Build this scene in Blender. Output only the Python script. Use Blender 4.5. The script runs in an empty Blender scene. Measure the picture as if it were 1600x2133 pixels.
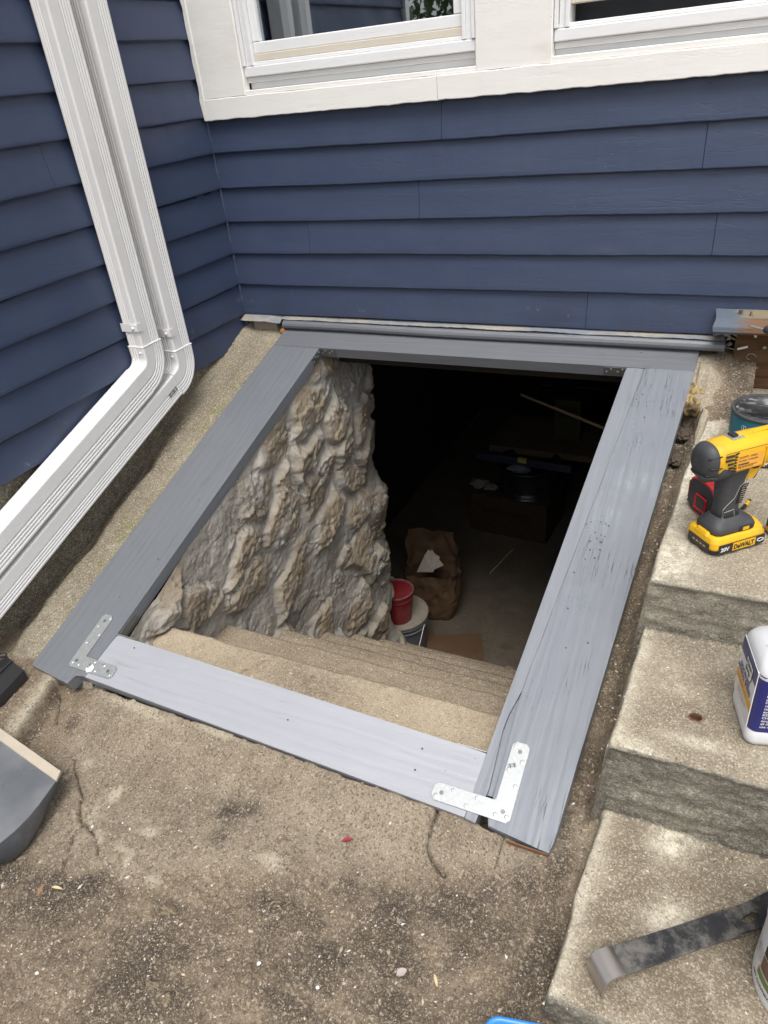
import bpy, bmesh, math, random
import numpy as np
from mathutils import Vector, Matrix
random.seed(7); RNG = np.random.default_rng(7)
S = bpy.context.scene
COL = S.collection
R_ = math.radians

# ------------------------------------------------------------ camera, sky, sun, exposure
CR = Matrix(((0.9021064541607411, -0.1500046883258859, 0.4046017039531453),
             (0.4212478511855568, 0.5094383669155851, -0.7503484511784727),
             (-0.09356384575831536, 0.8473317790538931, 0.5227567914166956)))
CL = Vector((1.7831916557367586, -2.317719941136176, 0.7622324524585585)); FPX = 1487.105
cam = bpy.data.cameras.new('camera'); camo = bpy.data.objects.new('camera', cam); COL.objects.link(camo)
camo.matrix_world = Matrix.Translation(CL) @ CR.to_4x4()
cam.sensor_fit = 'HORIZONTAL'; cam.sensor_width = 36; cam.lens = FPX/1600*36; cam.clip_end = 300; cam.clip_start = .02
S.camera = camo
SUN_EL, SUN_AZ = R_(66), R_(158)     # azimuth from +Y (north) clockwise
w = bpy.data.worlds.new('World'); S.world = w; w.use_nodes = True
nt = w.node_tree; bg = nt.nodes['Background']; sky = nt.nodes.new('ShaderNodeTexSky'); sky.sky_type = 'NISHITA'; sky.sun_disc = False
sky.sun_elevation = SUN_EL; sky.sun_rotation = SUN_AZ; sky.dust_density = 4; sky.air_density = 1.0
hs = nt.nodes.new('ShaderNodeHueSaturation'); hs.inputs['Saturation'].default_value = .3
nt.links.new(sky.outputs[0], hs.inputs['Color']); nt.links.new(hs.outputs[0], bg.inputs[0]); bg.inputs[1].default_value = .15
sun = bpy.data.lights.new('sun', 'SUN'); suno = bpy.data.objects.new('sun', sun); COL.objects.link(suno)
sun.energy = 1.4; sun.angle = R_(32); sun.color = (1, .97, .92)
sd = Vector((math.sin(SUN_AZ)*math.cos(SUN_EL), math.cos(SUN_AZ)*math.cos(SUN_EL), math.sin(SUN_EL)))
suno.rotation_euler = sd.to_track_quat('Z', 'Y').to_euler()
S.view_settings.view_transform = 'Standard'; S.view_settings.look = 'None'; S.view_settings.exposure = .66; S.view_settings.gamma = 1

# ------------------------------------------------------------ helpers
def ray(px, py): return CR @ Vector(((px-800)/FPX, -(py-1066.5)/FPX, -1))
def at_z(px, py, z): d = ray(px, py); return CL + d*((z-CL.z)/d.z)
def at_y(px, py, y): d = ray(px, py); return CL + d*((y-CL.y)/d.y)
S18, C18 = math.sin(R_(18)), math.cos(R_(18))
def rail_z(y): return -.06 + (y+.06)*S18/C18

_rg = np.random.default_rng(3); PERM = np.concatenate([_rg.permutation(256)]*2)
G3 = np.random.default_rng(5).normal(size=(256, 3)); G3 /= np.linalg.norm(G3, axis=1)[:, None]
def perlin(x, y, z=0.):
    x, y, z = np.broadcast_arrays(np.asarray(x, float), np.asarray(y, float), np.asarray(z, float))
    xi, yi, zi = np.floor(x).astype(int), np.floor(y).astype(int), np.floor(z).astype(int)
    fx, fy, fz = x-xi, y-yi, z-zi
    u, v, w_ = (t*t*t*(t*(t*6-15)+10) for t in (fx, fy, fz))
    def g(a, b, c):
        h = PERM[PERM[PERM[(xi+a) & 255]+((yi+b) & 255)]+((zi+c) & 255)]
        q = G3[h]; return q[..., 0]*(fx-a)+q[..., 1]*(fy-b)+q[..., 2]*(fz-c)
    def L(a, b, t): return a+(b-a)*t
    return L(L(L(g(0,0,0), g(1,0,0), u), L(g(0,1,0), g(1,1,0), u), v), L(L(g(0,0,1), g(1,0,1), u), L(g(0,1,1), g(1,1,1), u), v), w_)
def fbm(x, y, z=0., o=5, g=.5):
    s = 0; a = 1; f = 1
    for _ in range(o): s = s+a*perlin(np.asarray(x)*f+17.3*_, np.asarray(y)*f+5.1*_, np.asarray(z)*f+2.7*_); a *= g; f *= 2.03
    return s
def ridged(x, y, z=0., o=4):
    s = 0; a = 1; f = 1
    for _ in range(o): s = s+a*(1-2*np.abs(perlin(np.asarray(x)*f+9.3*_, np.asarray(y)*f+3.1*_, np.asarray(z)*f))); a *= .5; f *= 2.1
    return s
def sstep(a, b, x): t = np.clip((x-a)/(b-a), 0, 1); return t*t*(3-2*t)
def segdist(X, Y, pts):
    d = np.full(np.shape(X), 1e9)
    for (x0, y0), (x1, y1) in zip(pts[:-1], pts[1:]):
        dx, dy = x1-x0, y1-y0; t = np.clip(((X-x0)*dx+(Y-y0)*dy)/(dx*dx+dy*dy+1e-12), 0, 1)
        d = np.minimum(d, np.hypot(X-x0-t*dx, Y-y0-t*dy))
    return d

def finish(o, m, parent=None, world=False, smooth=False, name=None):
    COL.objects.link(o)
    if m is not None: o.data.materials.append(m)
    if parent is not None:
        o.parent = parent
        if world:
            o.data.transform(parent.matrix_basis.inverted())
    if smooth: o.data.polygons.foreach_set('use_smooth', [True]*len(o.data.polygons))
    return o
def obj(name, bm, m, parent=None, world=False, smooth=False):
    me = bpy.data.meshes.new(name); bmesh.ops.recalc_face_normals(bm, faces=bm.faces); bm.to_mesh(me); bm.free()
    return finish(bpy.data.objects.new(name, me), m, parent, world, smooth)
def grid(name, P, m, parent=None, world=True, attrs=None, smooth=True, flip=False, keep=None):
    """P: (n,m,3) array -> one sheet mesh"""
    n, k = P.shape[:2]; me = bpy.data.meshes.new(name)
    idx = np.arange(n*k).reshape(n, k)
    q = np.stack([idx[:-1, :-1], idx[1:, :-1], idx[1:, 1:], idx[:-1, 1:]], -1).reshape(-1, 4)
    if keep is not None: q = q[keep[:-1, :-1].reshape(-1)]
    if flip: q = q[:, ::-1]
    me.vertices.add(n*k); me.vertices.foreach_set('co', P.reshape(-1).astype(np.float32))
    me.loops.add(q.size); me.loops.foreach_set('vertex_index', q.reshape(-1).astype(np.int32))
    me.polygons.add(len(q)); me.polygons.foreach_set('loop_start', np.arange(0, q.size, 4, dtype=np.int32))
    me.update(calc_edges=True)
    for an, av in (attrs or {}).items():
        a = me.attributes.new(an, 'FLOAT', 'POINT'); a.data.foreach_set('value', av.reshape(-1).astype(np.float32))
    return finish(bpy.data.objects.new(name, me), m, parent, world, smooth)
def tag(o, label=None, cat=None, group=None, kind=None):
    if label: o['label'] = label
    if cat: o['category'] = cat
    if group: o['group'] = group
    if kind: o['kind'] = kind
    return o
def thing(name, label, cat, loc=(0, 0, 0), rz=0, group=None, rx=0, mat4=None):
    o = bpy.data.objects.new(name, None); COL.objects.link(o); o.empty_display_size = .05
    if mat4 is not None: o.matrix_basis = mat4
    else: o.location = loc; o.rotation_euler = (rx, 0, rz)
    if mat4 is None:
        o.matrix_basis = Matrix.Translation(loc) @ Matrix.Rotation(rz, 4, 'Z') @ Matrix.Rotation(rx, 4, 'X')
    return tag(o, label, cat, group)
I4 = Matrix.Identity(4)
def T(x=0, y=0, z=0): return Matrix.Translation((x, y, z))
def RX(a): return Matrix.Rotation(R_(a), 4, 'X')
def RY(a): return Matrix.Rotation(R_(a), 4, 'Y')
def RZ(a): return Matrix.Rotation(R_(a), 4, 'Z')
def NB(): return bmesh.new()
def box(bm, x0, x1, y0, y1, z0, z1, M=I4, bev=0., seg=2):
    vs = [bm.verts.new(M @ Vector((x, y, z))) for x in (x0, x1) for y in (y0, y1) for z in (z0, z1)]
    fs = [(0,1,3,2), (4,6,7,5), (0,4,5,1), (2,3,7,6), (0,2,6,4), (1,5,7,3)]
    ff = [bm.faces.new([vs[i] for i in f]) for f in fs]
    if bev:
        es = list({e for f in ff for e in f.edges}); bmesh.ops.bevel(bm, geom=es, offset=bev, segments=seg, affect='EDGES', profile=.5)
    return bm
def loft(bm, secs, cap=True, closed=False):
    rings = [[bm.verts.new(p) for p in s] for s in secs]
    n = len(rings[0])
    for a, b in list(zip(rings[:-1], rings[1:]))+([(rings[-1], rings[0])] if closed else []):
        for i in range(n): bm.faces.new((a[i], a[(i+1) % n], b[(i+1) % n], b[i]))
    if cap and not closed:
        bm.faces.new(rings[0][::-1]); bm.faces.new(rings[-1])
    return rings
def rrect(w_, h, r, seg=4):
    """rounded rectangle outline centred at 0"""
    pts = []
    for cx, cy, a0 in ((w_/2-r, h/2-r, 0), (-w_/2+r, h/2-r, 90), (-w_/2+r, -h/2+r, 180), (w_/2-r, -h/2+r, 270)):
        for i in range(seg+1): a = R_(a0+90*i/seg); pts.append((cx+r*math.cos(a), cy+r*math.sin(a)))
    return pts
def circ(r, n=32, ry=None): return [(r*math.cos(2*math.pi*i/n), (ry or r)*math.sin(2*math.pi*i/n)) for i in range(n)]
def ring(pts, M): return [M @ Vector((x, y, 0)) for x, y in pts]
def lathe(bm, prof, n=48, M=I4, cap=True):
    return loft(bm, [[M @ Vector((max(r, 1e-4)*math.cos(2*math.pi*i/n), max(r, 1e-4)*math.sin(2*math.pi*i/n), z)) for i in range(n)] for r, z in prof], cap)
def tube(bm, pts, r, n=8, cap=True):
    pts = [Vector(p) for p in pts]; secs = []; up = Vector((0, 0, 1)); rs = r if isinstance(r, (list, tuple)) else [r]*len(pts)
    for i, p in enumerate(pts):
        d = (pts[min(i+1, len(pts)-1)]-pts[max(i-1, 0)]).normalized()
        u = d.cross(up); u = u.normalized() if u.length > 1e-4 else d.cross(Vector((1, 0, 0))).normalized()
        v = u.cross(d)
        secs.append([p+u*rs[i]*math.cos(2*math.pi*k/n)+v*rs[i]*math.sin(2*math.pi*k/n) for k in range(n)])
    loft(bm, secs, cap); return bm
def prism(bm, pts, z0, z1, M=I4, bev=0.):
    a = [bm.verts.new(M @ Vector((x, y, z0))) for x, y in pts]; b = [bm.verts.new(M @ Vector((x, y, z1))) for x, y in pts]
    n = len(pts); fs = [bm.faces.new(a[::-1]), bm.faces.new(b)]
    for i in range(n): fs.append(bm.faces.new((a[i], a[(i+1) % n], b[(i+1) % n], b[i])))
    if bev:
        es = list(fs[1].edges); bmesh.ops.bevel(bm, geom=es, offset=bev, segments=2, affect='EDGES', profile=.5)
    return bm
def text(name, s, size, m, parent, M, fn=None, align='LEFT', sx=1., thick=.0, bold=0.):
    cu = bpy.data.curves.new(name, 'FONT'); cu.body = s; cu.size = size; cu.align_x = align; cu.offset = bold; cu.extrude = thick; cu.resolution_u = 3
    o = bpy.data.objects.new(name, cu); COL.objects.link(o)
    dg = bpy.context.evaluated_depsgraph_get(); me = bpy.data.meshes.new_from_object(o.evaluated_get(dg)); COL.objects.unlink(o); bpy.data.objects.remove(o)
    me.name = name
    for v in me.vertices:
        c = v.co.copy(); c.x *= sx
        v.co = M @ (fn(c) if fn else c)
    o2 = bpy.data.objects.new(name, me); me.materials.clear()
    return finish(o2, m, parent)

# ------------------------------------------------------------ material helpers
class N:
    def __init__(s, name):
        s.m = bpy.data.materials.new(name); s.m.use_nodes = True; s.t = s.m.node_tree; s.b = s.t.nodes['Principled BSDF']
        s.tc = s.t.nodes.new('ShaderNodeTexCoord'); s.nrm = None
    def new(s, k, **kw):
        n = s.t.nodes.new(k)
        for a, v in kw.items(): setattr(n, a, v)
        return n
    def put(s, sock, v):
        if hasattr(v, 'is_output') or isinstance(v, bpy.types.NodeSocket): s.t.links.new(v, sock)
        elif isinstance(v, (tuple, list)) and len(v) == 3 and sock.type == 'RGBA': sock.default_value = (*v, 1)
        else: sock.default_value = v
    def co(s, st=(1, 1, 1), rot=(0, 0, 0)):
        mp = s.new('ShaderNodeMapping'); s.t.links.new(s.tc.outputs['Object'], mp.inputs[0]); mp.inputs['Scale'].default_value = st
        mp.inputs['Rotation'].default_value = tuple(R_(a) for a in rot); return mp.outputs[0]
    def noise(s, sc, det=6, rough=.55, st=(1, 1, 1), rot=(0, 0, 0), dist=0., off=None):
        n = s.new('ShaderNodeTexNoise'); s.put(n.inputs['Vector'], s.co(st, rot)); n.inputs['Scale'].default_value = sc
        n.inputs['Detail'].default_value = det; n.inputs['Roughness'].default_value = rough; n.inputs['Distortion'].default_value = dist
        if off is not None: n.noise_dimensions = '4D'; n.inputs['W'].default_value = off
        return n.outputs[0]
    def vor(s, sc, feat='F1', out='Distance', st=(1, 1, 1), rnd=1.):
        n = s.new('ShaderNodeTexVoronoi', feature=feat); s.put(n.inputs['Vector'], s.co(st)); n.inputs['Scale'].default_value = sc; n.inputs['Randomness'].default_value = rnd
        return n.outputs[out]
    def wave(s, sc, st=(1, 1, 1), dist=4., axis='X', dscale=1.5, rot=(0, 0, 0)):
        n = s.new('ShaderNodeTexWave', bands_direction=axis); s.put(n.inputs['Vector'], s.co(st, rot)); n.inputs['Scale'].default_value = sc
        n.inputs['Distortion'].default_value = dist; n.inputs['Detail'].default_value = 3; n.inputs['Detail Scale'].default_value = dscale
        return n.outputs['Fac']
    def rng(s, v, a, b, c=0., d=1.):
        n = s.new('ShaderNodeMapRange'); s.put(n.inputs[0], v)
        for i, x in enumerate((a, b, c, d)): n.inputs[i+1].default_value = x
        n.interpolation_type = 'SMOOTHSTEP'; return n.outputs[0]
    def mix(s, f, a, b, mode='MIX'):
        n = s.new('ShaderNodeMix', data_type='RGBA', blend_type=mode); s.put(n.inputs[0], f); s.put(n.inputs[6], a); s.put(n.inputs[7], b); return n.outputs[2]
    def math(s, op, a, b=0., clamp=False):
        n = s.new('ShaderNodeMath', operation=op, use_clamp=clamp); s.put(n.inputs[0], a); s.put(n.inputs[1], b); return n.outputs[0]
    def attr(s, nm, out='Fac'):
        n = s.new('ShaderNodeAttribute'); n.attribute_name = nm; return n.outputs[out]
    def pos(s, axis):
        n = s.new('ShaderNodeSeparateXYZ'); s.t.links.new(s.tc.outputs['Object'], n.inputs[0]); return n.outputs[axis]
    def bump(s, h, dist, st=1.):
        n = s.new('ShaderNodeBump'); s.put(n.inputs['Height'], h); n.inputs['Distance'].default_value = dist; n.inputs['Strength'].default_value = st
        if s.nrm is not None: s.t.links.new(s.nrm, n.inputs['Normal'])
        s.nrm = n.outputs[0]; return s
    def done(s, col, rough=.6, metal=0., spec=.5, **kw):
        s.put(s.b.inputs['Base Color'], col); s.put(s.b.inputs['Roughness'], rough); s.put(s.b.inputs['Metallic'], metal); s.b.inputs['Specular IOR Level'].default_value = spec
        for k, v in kw.items(): s.put(s.b.inputs[k.replace('_', ' ')], v)
        if s.nrm is not None: s.t.links.new(s.nrm, s.b.inputs['Normal'])
        return s.m
def plain(name, col, rough=.5, metal=0., var=.12, sc=30, bump=.0004, spec=.5, dirt=None, dirtamt=.3, **kw):
    n = N(name); f = n.noise(sc, 5)
    c = n.mix(f, tuple(max(0, x*(1-var)) for x in col), tuple(min(1, x*(1+var)) for x in col))
    if dirt: c = n.mix(n.math('MULTIPLY', n.rng(n.noise(sc*.35, 8, .7, off=4.), .5, .72), dirtamt), c, dirt)
    if bump: n.bump(n.noise(sc*8, 3), bump)
    r = n.rng(n.noise(sc*.8, 5, off=2.), .3, .7, max(.03, rough-.1), min(1, rough+.1))
    return n.done(c, r, metal, spec, **kw)

def mat_siding():
    n = N('blue_siding_paint')
    c = n.mix(n.noise(3, 6, .6), (.036, .051, .099), (.047, .065, .118))
    c = n.mix(n.math('MULTIPLY', n.rng(n.noise(9, 8, .7, st=(.35, .35, 1), off=1.), .56, .75), .45), c, (.066, .079, .125))
    sp = n.rng(n.vor(46), .0, .075, 1, 0); sel = n.rng(n.noise(4.3, 2, off=8.), .6, .66)
    c = n.mix(n.math('MULTIPLY', sp, n.math('MULTIPLY', sel, .55)), c, (.16, .19, .27))
    # thin pale scuffs
    w_ = n.rng(n.math('ABSOLUTE', n.math('SUBTRACT', n.noise(5, 3, .5, st=(1, 1, 3.5), dist=1.2, off=3.), .5)), 0, .006, 1, 0)
    c = n.mix(n.math('MULTIPLY', w_, n.math('MULTIPLY', n.rng(n.noise(2.1, 3, off=5.), .62, .68), .4)), c, (.13, .15, .22))
    z_ = n.pos(2); low = n.rng(z_, .10, .26, 1, 0); c = n.mix(n.math('MULTIPLY', n.rng(n.noise(26, 8, .75, off=31.), .62, .67), low), c, (.23, .20, .17)); c = n.mix(n.math('MULTIPLY', low, n.rng(n.noise(6, 5, off=33.), .4, .8)), c, (.040, .046, .066))
    n.bump(n.noise(40, 6, .6, st=(.12, .12, 1)), .0006, .5).bump(n.noise(9, 5, .6, st=(.5, .5, 1), off=7.), .005, .5)
    n.bump(n.rng(n.math('ABSOLUTE', n.math('SUBTRACT', n.noise(7, 4, .6, st=(.25, .25, 2.2), dist=.8, off=9.), .5)), 0, .012), .0009, .28)
    n.bump(n.rng(n.vor(21, st=(1, 1, 1.4)), .02, .07), .0015, .7)
    return n.done(c, n.rng(n.noise(8, 5), .3, .7, .38, .56), 0, .45)
def mat_white(name='white_trim_paint', a=(.78, .77, .735), b=(.84, .83, .80), dirt=(.50, .43, .31)):
    n = N(name); c = n.mix(n.noise(5, 5), a, b)
    c = n.mix(n.math('MULTIPLY', n.rng(n.noise(3.1, 8, .7, st=(.5, 1, 2), off=3.), .56, .74), .35), c, dirt)
    c = n.mix(n.math('MULTIPLY', n.rng(n.vor(38), .03, .06, 1, 0), n.rng(n.noise(3, 2, off=2.), .6, .66)), c, (.28, .25, .2))
    n.bump(n.noise(34, 8, .7, st=(.3, 1, 1)), .002, .55).bump(n.rng(n.math('ABSOLUTE', n.math('SUBTRACT', n.noise(9, 5, .6, st=(.3, .6, 1.5), dist=.6, off=6.), .5)), 0, .006), .0006, .5)
    return n.done(c, .5, 0, .4)
def mat_greypaint(name, a, b, rough=(.3, .5), grain='Y', old=0., spec=.5):
    n = N(name); st = (1, .06, 1) if grain == 'Y' else (.06, 1, 1)
    c = n.mix(n.noise(4, 6, .6, off=1.), a, b)
    c = n.mix(n.math('MULTIPLY', n.rng(n.noise(60, 5, .7, st=st, off=4.), .55, .75), .28), c, tuple(x*.62 for x in a))
    sp = n.rng(n.vor(55, rnd=1.), .03, .07, 1, 0); c = n.mix(n.math('MULTIPLY', sp, n.rng(n.noise(6, 2, off=9.), .62, .66)), c, (.03, .03, .035))
    sp2 = n.rng(n.vor(70, rnd=1.), .02, .05, 1, 0); c = n.mix(n.math('MULTIPLY', sp2, n.rng(n.noise(5, 2, off=12.), .63, .67)), c, (.6, .6, .6))
    wv = n.wave(11, (1, .10, 1) if grain == 'Y' else (.1, 1, 1), 7, 'X' if grain == 'Y' else 'Y', 2.2)
    if old:
        ck = n.rng(n.math('ABSOLUTE', n.math('SUBTRACT', n.noise(34, 5, .6, st=(1, .035, 1), off=6.), .5)), 0, .006)
        msk = n.rng(n.noise(4, 3, off=14.), .50, .62)
        c = n.mix(n.math('MULTIPLY', n.math('MULTIPLY', n.math('SUBTRACT', 1, ck), msk), .7*old), c, (.05, .052, .06))
        c = n.mix(n.math('MULTIPLY', n.rng(n.noise(60, 8, .8, st=(1, .12, 1), off=21.), .60, .72), .35*old), c, (.10, .10, .105))
        n.bump(n.mix(msk, (1, 1, 1), ck), .002, .6*old).bump(wv, .0012, .5*old)
    else:
        ck = n.rng(n.math('ABSOLUTE', n.math('SUBTRACT', n.noise(26, 5, .6, st=(1, .04, 1) if grain == 'Y' else (.04, 1, 1), off=6.), .5)), 0, .005); mk = n.rng(n.noise(5, 3, off=14.), .54, .64)
        n.bump(n.mix(mk, (1, 1, 1), ck), .0016, .6).bump(wv, .0012, .5)
    n.bump(n.noise(90, 5, .6, st=st, off=3.), .0016, .55).bump(n.noise(45, 4, off=5.), .0012, .3)
    return n.done(c, n.rng(n.noise(12, 6, .7), .3, .7, *rough), 0, spec)
def mat_concrete(name, a, b, dark, light, sc=1., speck=0., grain=.0022, green=None, strata=False, dirt=None):
    n = N(name); c = n.mix(n.rng(n.noise(5*sc, 8, .65), .35, .65), a, b)
    c = n.mix(n.math('MULTIPLY', n.rng(n.noise(3.2*sc, 8, .7, off=3.), .54, .68), .75), c, dark)
    c = n.mix(n.math('MULTIPLY', n.rng(n.noise(4.4*sc, 9, .72, off=6.), .56, .68), .7), c, light)
    if green:
        c = n.mix(n.math('MULTIPLY', n.rng(n.noise(6, 8, .7, off=11.), .47, .63), n.attr('moss')), c, green)
    if dirt: c = n.mix(n.math('MULTIPLY', n.attr('soil'), n.rng(n.noise(7, 9, .78, off=25.), .30, .52)), c, dirt)
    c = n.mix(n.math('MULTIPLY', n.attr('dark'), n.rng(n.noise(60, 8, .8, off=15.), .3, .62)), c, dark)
    c = n.mix(n.math('MULTIPLY', n.attr('pale'), n.rng(n.noise(34, 9, .85, off=18.), .42, .56)), c, light)
    g = n.noise(260, 3, .7); c = n.mix(n.math('MULTIPLY', n.rng(g, .5, .68), .55), c, n.mix(.5, c, tuple(min(1, x*1.5) for x in light)))
    c = n.mix(n.math('MULTIPLY', n.rng(n.noise(300, 3, .7, off=8.), .54, .7), .8), c, tuple(x*.35 for x in dark))
    pit = n.rng(n.vor(70), .05, .12); c = n.mix(n.math('MULTIPLY', n.math('SUBTRACT', 1, pit), n.rng(n.noise(8, 3, off=20.), .5, .6)), c, tuple(x*.3 for x in dark))
    if speck:
        vc = n.new('ShaderNodeSeparateColor'); n.t.links.new(n.vor(330, out='Color'), vc.inputs[0]); c = n.mix(n.rng(vc.outputs[0], .72, 1., 0, speck), c, tuple(min(1, x*1.35) for x in light)); c = n.mix(n.rng(vc.outputs[1], .74, 1., 0, speck), c, tuple(x*.5 for x in dark))
    n.bump(n.noise(190, 5, .75), grain, .9).bump(n.noise(40, 8, .7, off=4.), grain*2.2, .7).bump(pit, .002, .5)
    if strata:
        s_ = n.noise(30, 8, .7, st=(.22, .22, 2.0), dist=.4, off=9.); n.bump(s_, .006, .7)
    return n.done(c, .93, 0, .2)
def mat_dirt():
    n = N('dirt_and_slab'); c = n.mix(n.rng(n.noise(5, 9, .75), .36, .64), (.185, .140, .096), (.285, .222, .155)); c = n.mix(n.attr('slab'), c, n.mix(n.rng(n.noise(6, 9, .78, off=41.), .36, .64), (.215, .170, .122), (.345, .288, .212)))
    c = n.mix(n.math('MULTIPLY', n.rng(n.noise(9, 9, .78, off=2.), .46, .72), .6), c, (.135, .106, .078))
    c = n.mix(n.rng(n.math('ADD', n.attr('dark'), n.math('MULTIPLY', n.noise(11, 10, .82, off=5.), 2.4)), 1.28, 2.25, 0, .88), c, (.052, .041, .034))
    c = n.mix(n.rng(n.math('ADD', n.attr('pale'), n.math('MULTIPLY', n.noise(18, 10, .82, off=7.), 2.6)), 1.50, 2.35, 0, .85), c, (.52, .46, .35))
    c = n.mix(n.math('MULTIPLY', n.attr('crack'), .85), c, (.035, .028, .022))
    vc = n.new('ShaderNodeSeparateColor'); n.t.links.new(n.vor(230, out='Color'), vc.inputs[0]); c = n.mix(n.rng(vc.outputs[0], .80, 1., 0, .62), c, (.46, .39, .30)); c = n.mix(n.rng(vc.outputs[1], .72, 1., 0, .65), c, (.075, .06, .047))
    g = n.noise(300, 4, .85); c = n.mix(n.math('MULTIPLY', n.rng(g, .50, .66), .8), c, (.50, .43, .33)); c = n.mix(n.math('MULTIPLY', n.rng(n.noise(260, 4, .85, off=9.), .50, .66), .8), c, (.07, .055, .042))
    sp = n.rng(n.vor(120), .05, .14, 1, 0); c = n.mix(n.math('MULTIPLY', sp, n.rng(n.noise(55, 2, off=13.), .52, .58)), c, (.62, .57, .48))
    n.bump(n.noise(170, 6, .8), .0035, .9).bump(n.noise(45, 8, .75, off=4.), .006, .7)
    return n.done(c, .95, 0, .15)
def mat_stonewall():
    n = N('fieldstone_and_mortar'); st = n.attr('stone')
    mor = n.mix(n.rng(n.noise(7, 8, .65, st=(1, 1, .5)), .35, .65), (.30, .275, .24), (.40, .375, .335))
    mor = n.mix(n.math('MULTIPLY', n.rng(n.noise(5, 6, .6, off=3.), .52, .62), .7), mor, (.315, .31, .295))
    sto = n.mix(n.rng(n.noise(8, 9, .7, off=5.), .35, .65), (.185, .152, .112), (.31, .262, .198))
    sto = n.mix(n.math('MULTIPLY', n.attr('tone'), .7), sto, (.345, .285, .205))
    g = n.noise(210, 4, .75, off=6.); sto = n.mix(n.rng(g, .5, .7), sto, (.42, .35, .25)); sto = n.mix(n.rng(n.noise(180, 3, .8, off=8.), .56, .72), sto, (.09, .07, .05))
    c = n.mix(st, mor, sto)
    c = n.mix(n.math('MULTIPLY', n.rng(n.noise(12, 8, .8, off=9.), .56, .72), .65), c, (.095, .072, .052))
    crack = n.rng(n.math('ABSOLUTE', n.math('SUBTRACT', n.noise(9, 6, .65, dist=.8, off=12.), .5)), 0, .010)
    c = n.mix(n.math('MULTIPLY', n.math('SUBTRACT', 1, crack), n.rng(n.noise(4, 3, off=14.), .5, .6)), c, (.06, .045, .035))
    n.bump(n.noise(150, 5, .75), .0030, .8).bump(n.noise(16, 9, .68, rot=(-16, 0, 0), st=(1, .55, 1.2), dist=.4, off=3.), .007, .55).bump(crack, .003, .4)
    return n.done(c, n.mix(st, (.75,)*3, (.95,)*3), 0, .22)
def mat_metal(name, col=(.62, .64, .66), rough=.38, dirt=(.4, .4, .4)):
    n = N(name); c = n.mix(n.rng(n.vor(110), .1, .5), col, tuple(x*.86 for x in col)); c = n.mix(n.math('MULTIPLY', n.rng(n.noise(60, 6, .8), .5, .7), .5), c, dirt)
    n.bump(n.noise(120, 3), .0002, .5)
    return n.done(c, rough, .75, .5)
def mat_wood(name, a, b, c3, st=(.08, 1, 1), rough=.85, bd=.002, paint=None):
    n = N(name); g = n.noise(40, 7, .65, st=st, dist=.3); c = n.mix(n.rng(g, .3, .7), a, b)
    c = n.mix(n.rng(n.noise(6, 6, .7, st=(.4, 1, 1), off=5.), .5, .66), c, c3)
    if paint: c = n.mix(n.rng(n.noise(11, 8, .7, st=(.5, 1, 1), off=9.), paint[1], paint[1]+.08), c, paint[0])
    n.bump(g, bd, .9).bump(n.rng(n.math('ABSOLUTE', n.math('SUBTRACT', n.noise(14, 4, st=st, off=7.), .5)), 0, .015), bd, .6)
    return n.done(c, rough, 0, .25)

MS = mat_siding(); MW = mat_white(); MV = mat_white('white_vinyl', (.76, .77, .78), (.82, .825, .83), (.55, .47, .36))
MR = mat_greypaint('grey_rail_paint', (.142, .152, .168), (.163, .173, .190), (.30, .48))
MRX = mat_greypaint('grey_rail_paint_cross', (.130, .138, .152), (.150, .158, .174), (.3, .48), 'X')
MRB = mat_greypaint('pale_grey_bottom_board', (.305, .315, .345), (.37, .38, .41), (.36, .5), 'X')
MRO = mat_greypaint('grey_paint_on_old_board', (.165, .178, .203), (.225, .24, .27), (.25, .48), 'Y', 1.)
MRS = mat_greypaint('grey_strip_paint', (.19, .202, .228), (.23, .243, .27), (.33, .5))
MG = mat_metal('galvanised_steel', (.52, .545, .55), .5); MGD = mat_metal('dark_bracket_steel', (.22, .23, .235), .45, (.3, .3, .3)); MSC = mat_metal('screw_steel', (.7, .7, .7), .3)
MSPOUT = plain('white_gutter_aluminium', (.755, .75, .74), .38, 0, .02, 12, .0003, dirt=(.55, .52, .46), dirtamt=.25)
MSTEP = mat_concrete('pale_step_concrete', (.33, .285, .215), (.43, .375, .285), (.15, .13, .10), (.62, .58, .47), strata=False, speck=.22, dirt=(.18, .142, .10))
MSTEPR = mat_concrete('riser_concrete', (.26, .235, .185), (.38, .35, .275), (.115, .105, .088), (.52, .49, .41), sc=2.2, speck=.25, strata=True, grain=.004)
MCURB = mat_concrete('curb_concrete', (.27, .235, .17), (.37, .33, .24), (.12, .10, .075), (.45, .41, .31), green=(.20, .20, .075), grain=.004, speck=.6, dirt=(.22, .185, .14))
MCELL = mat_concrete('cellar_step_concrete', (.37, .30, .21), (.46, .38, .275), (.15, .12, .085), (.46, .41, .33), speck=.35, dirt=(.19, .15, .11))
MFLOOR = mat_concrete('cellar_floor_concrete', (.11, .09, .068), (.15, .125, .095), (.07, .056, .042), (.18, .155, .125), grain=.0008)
MD = mat_dirt(); MST = mat_stonewall()
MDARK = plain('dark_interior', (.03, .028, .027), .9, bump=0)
MBLK = plain('black_plastic', (.022, .023, .025), .45, bump=.0004); MGREYP = plain('charcoal_rubber', (.045, .047, .052), .6, bump=.0005, dirt=(.2, .19, .17), dirtamt=.25)
MYEL = plain('yellow_plastic', (.74, .42, .014), .42, 0, .06, 22, .0004, dirt=(.30, .18, .05), dirtamt=.55)
MRED = plain('red_plastic', (.60, .025, .03), .4, 0, .06, dirt=(.5, .3, .28), dirtamt=.3)
MINKW = plain('white_ink', (.75, .75, .75), .5, bump=0); MINKB = plain('black_ink', (.02, .02, .022), .5, bump=0)

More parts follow.
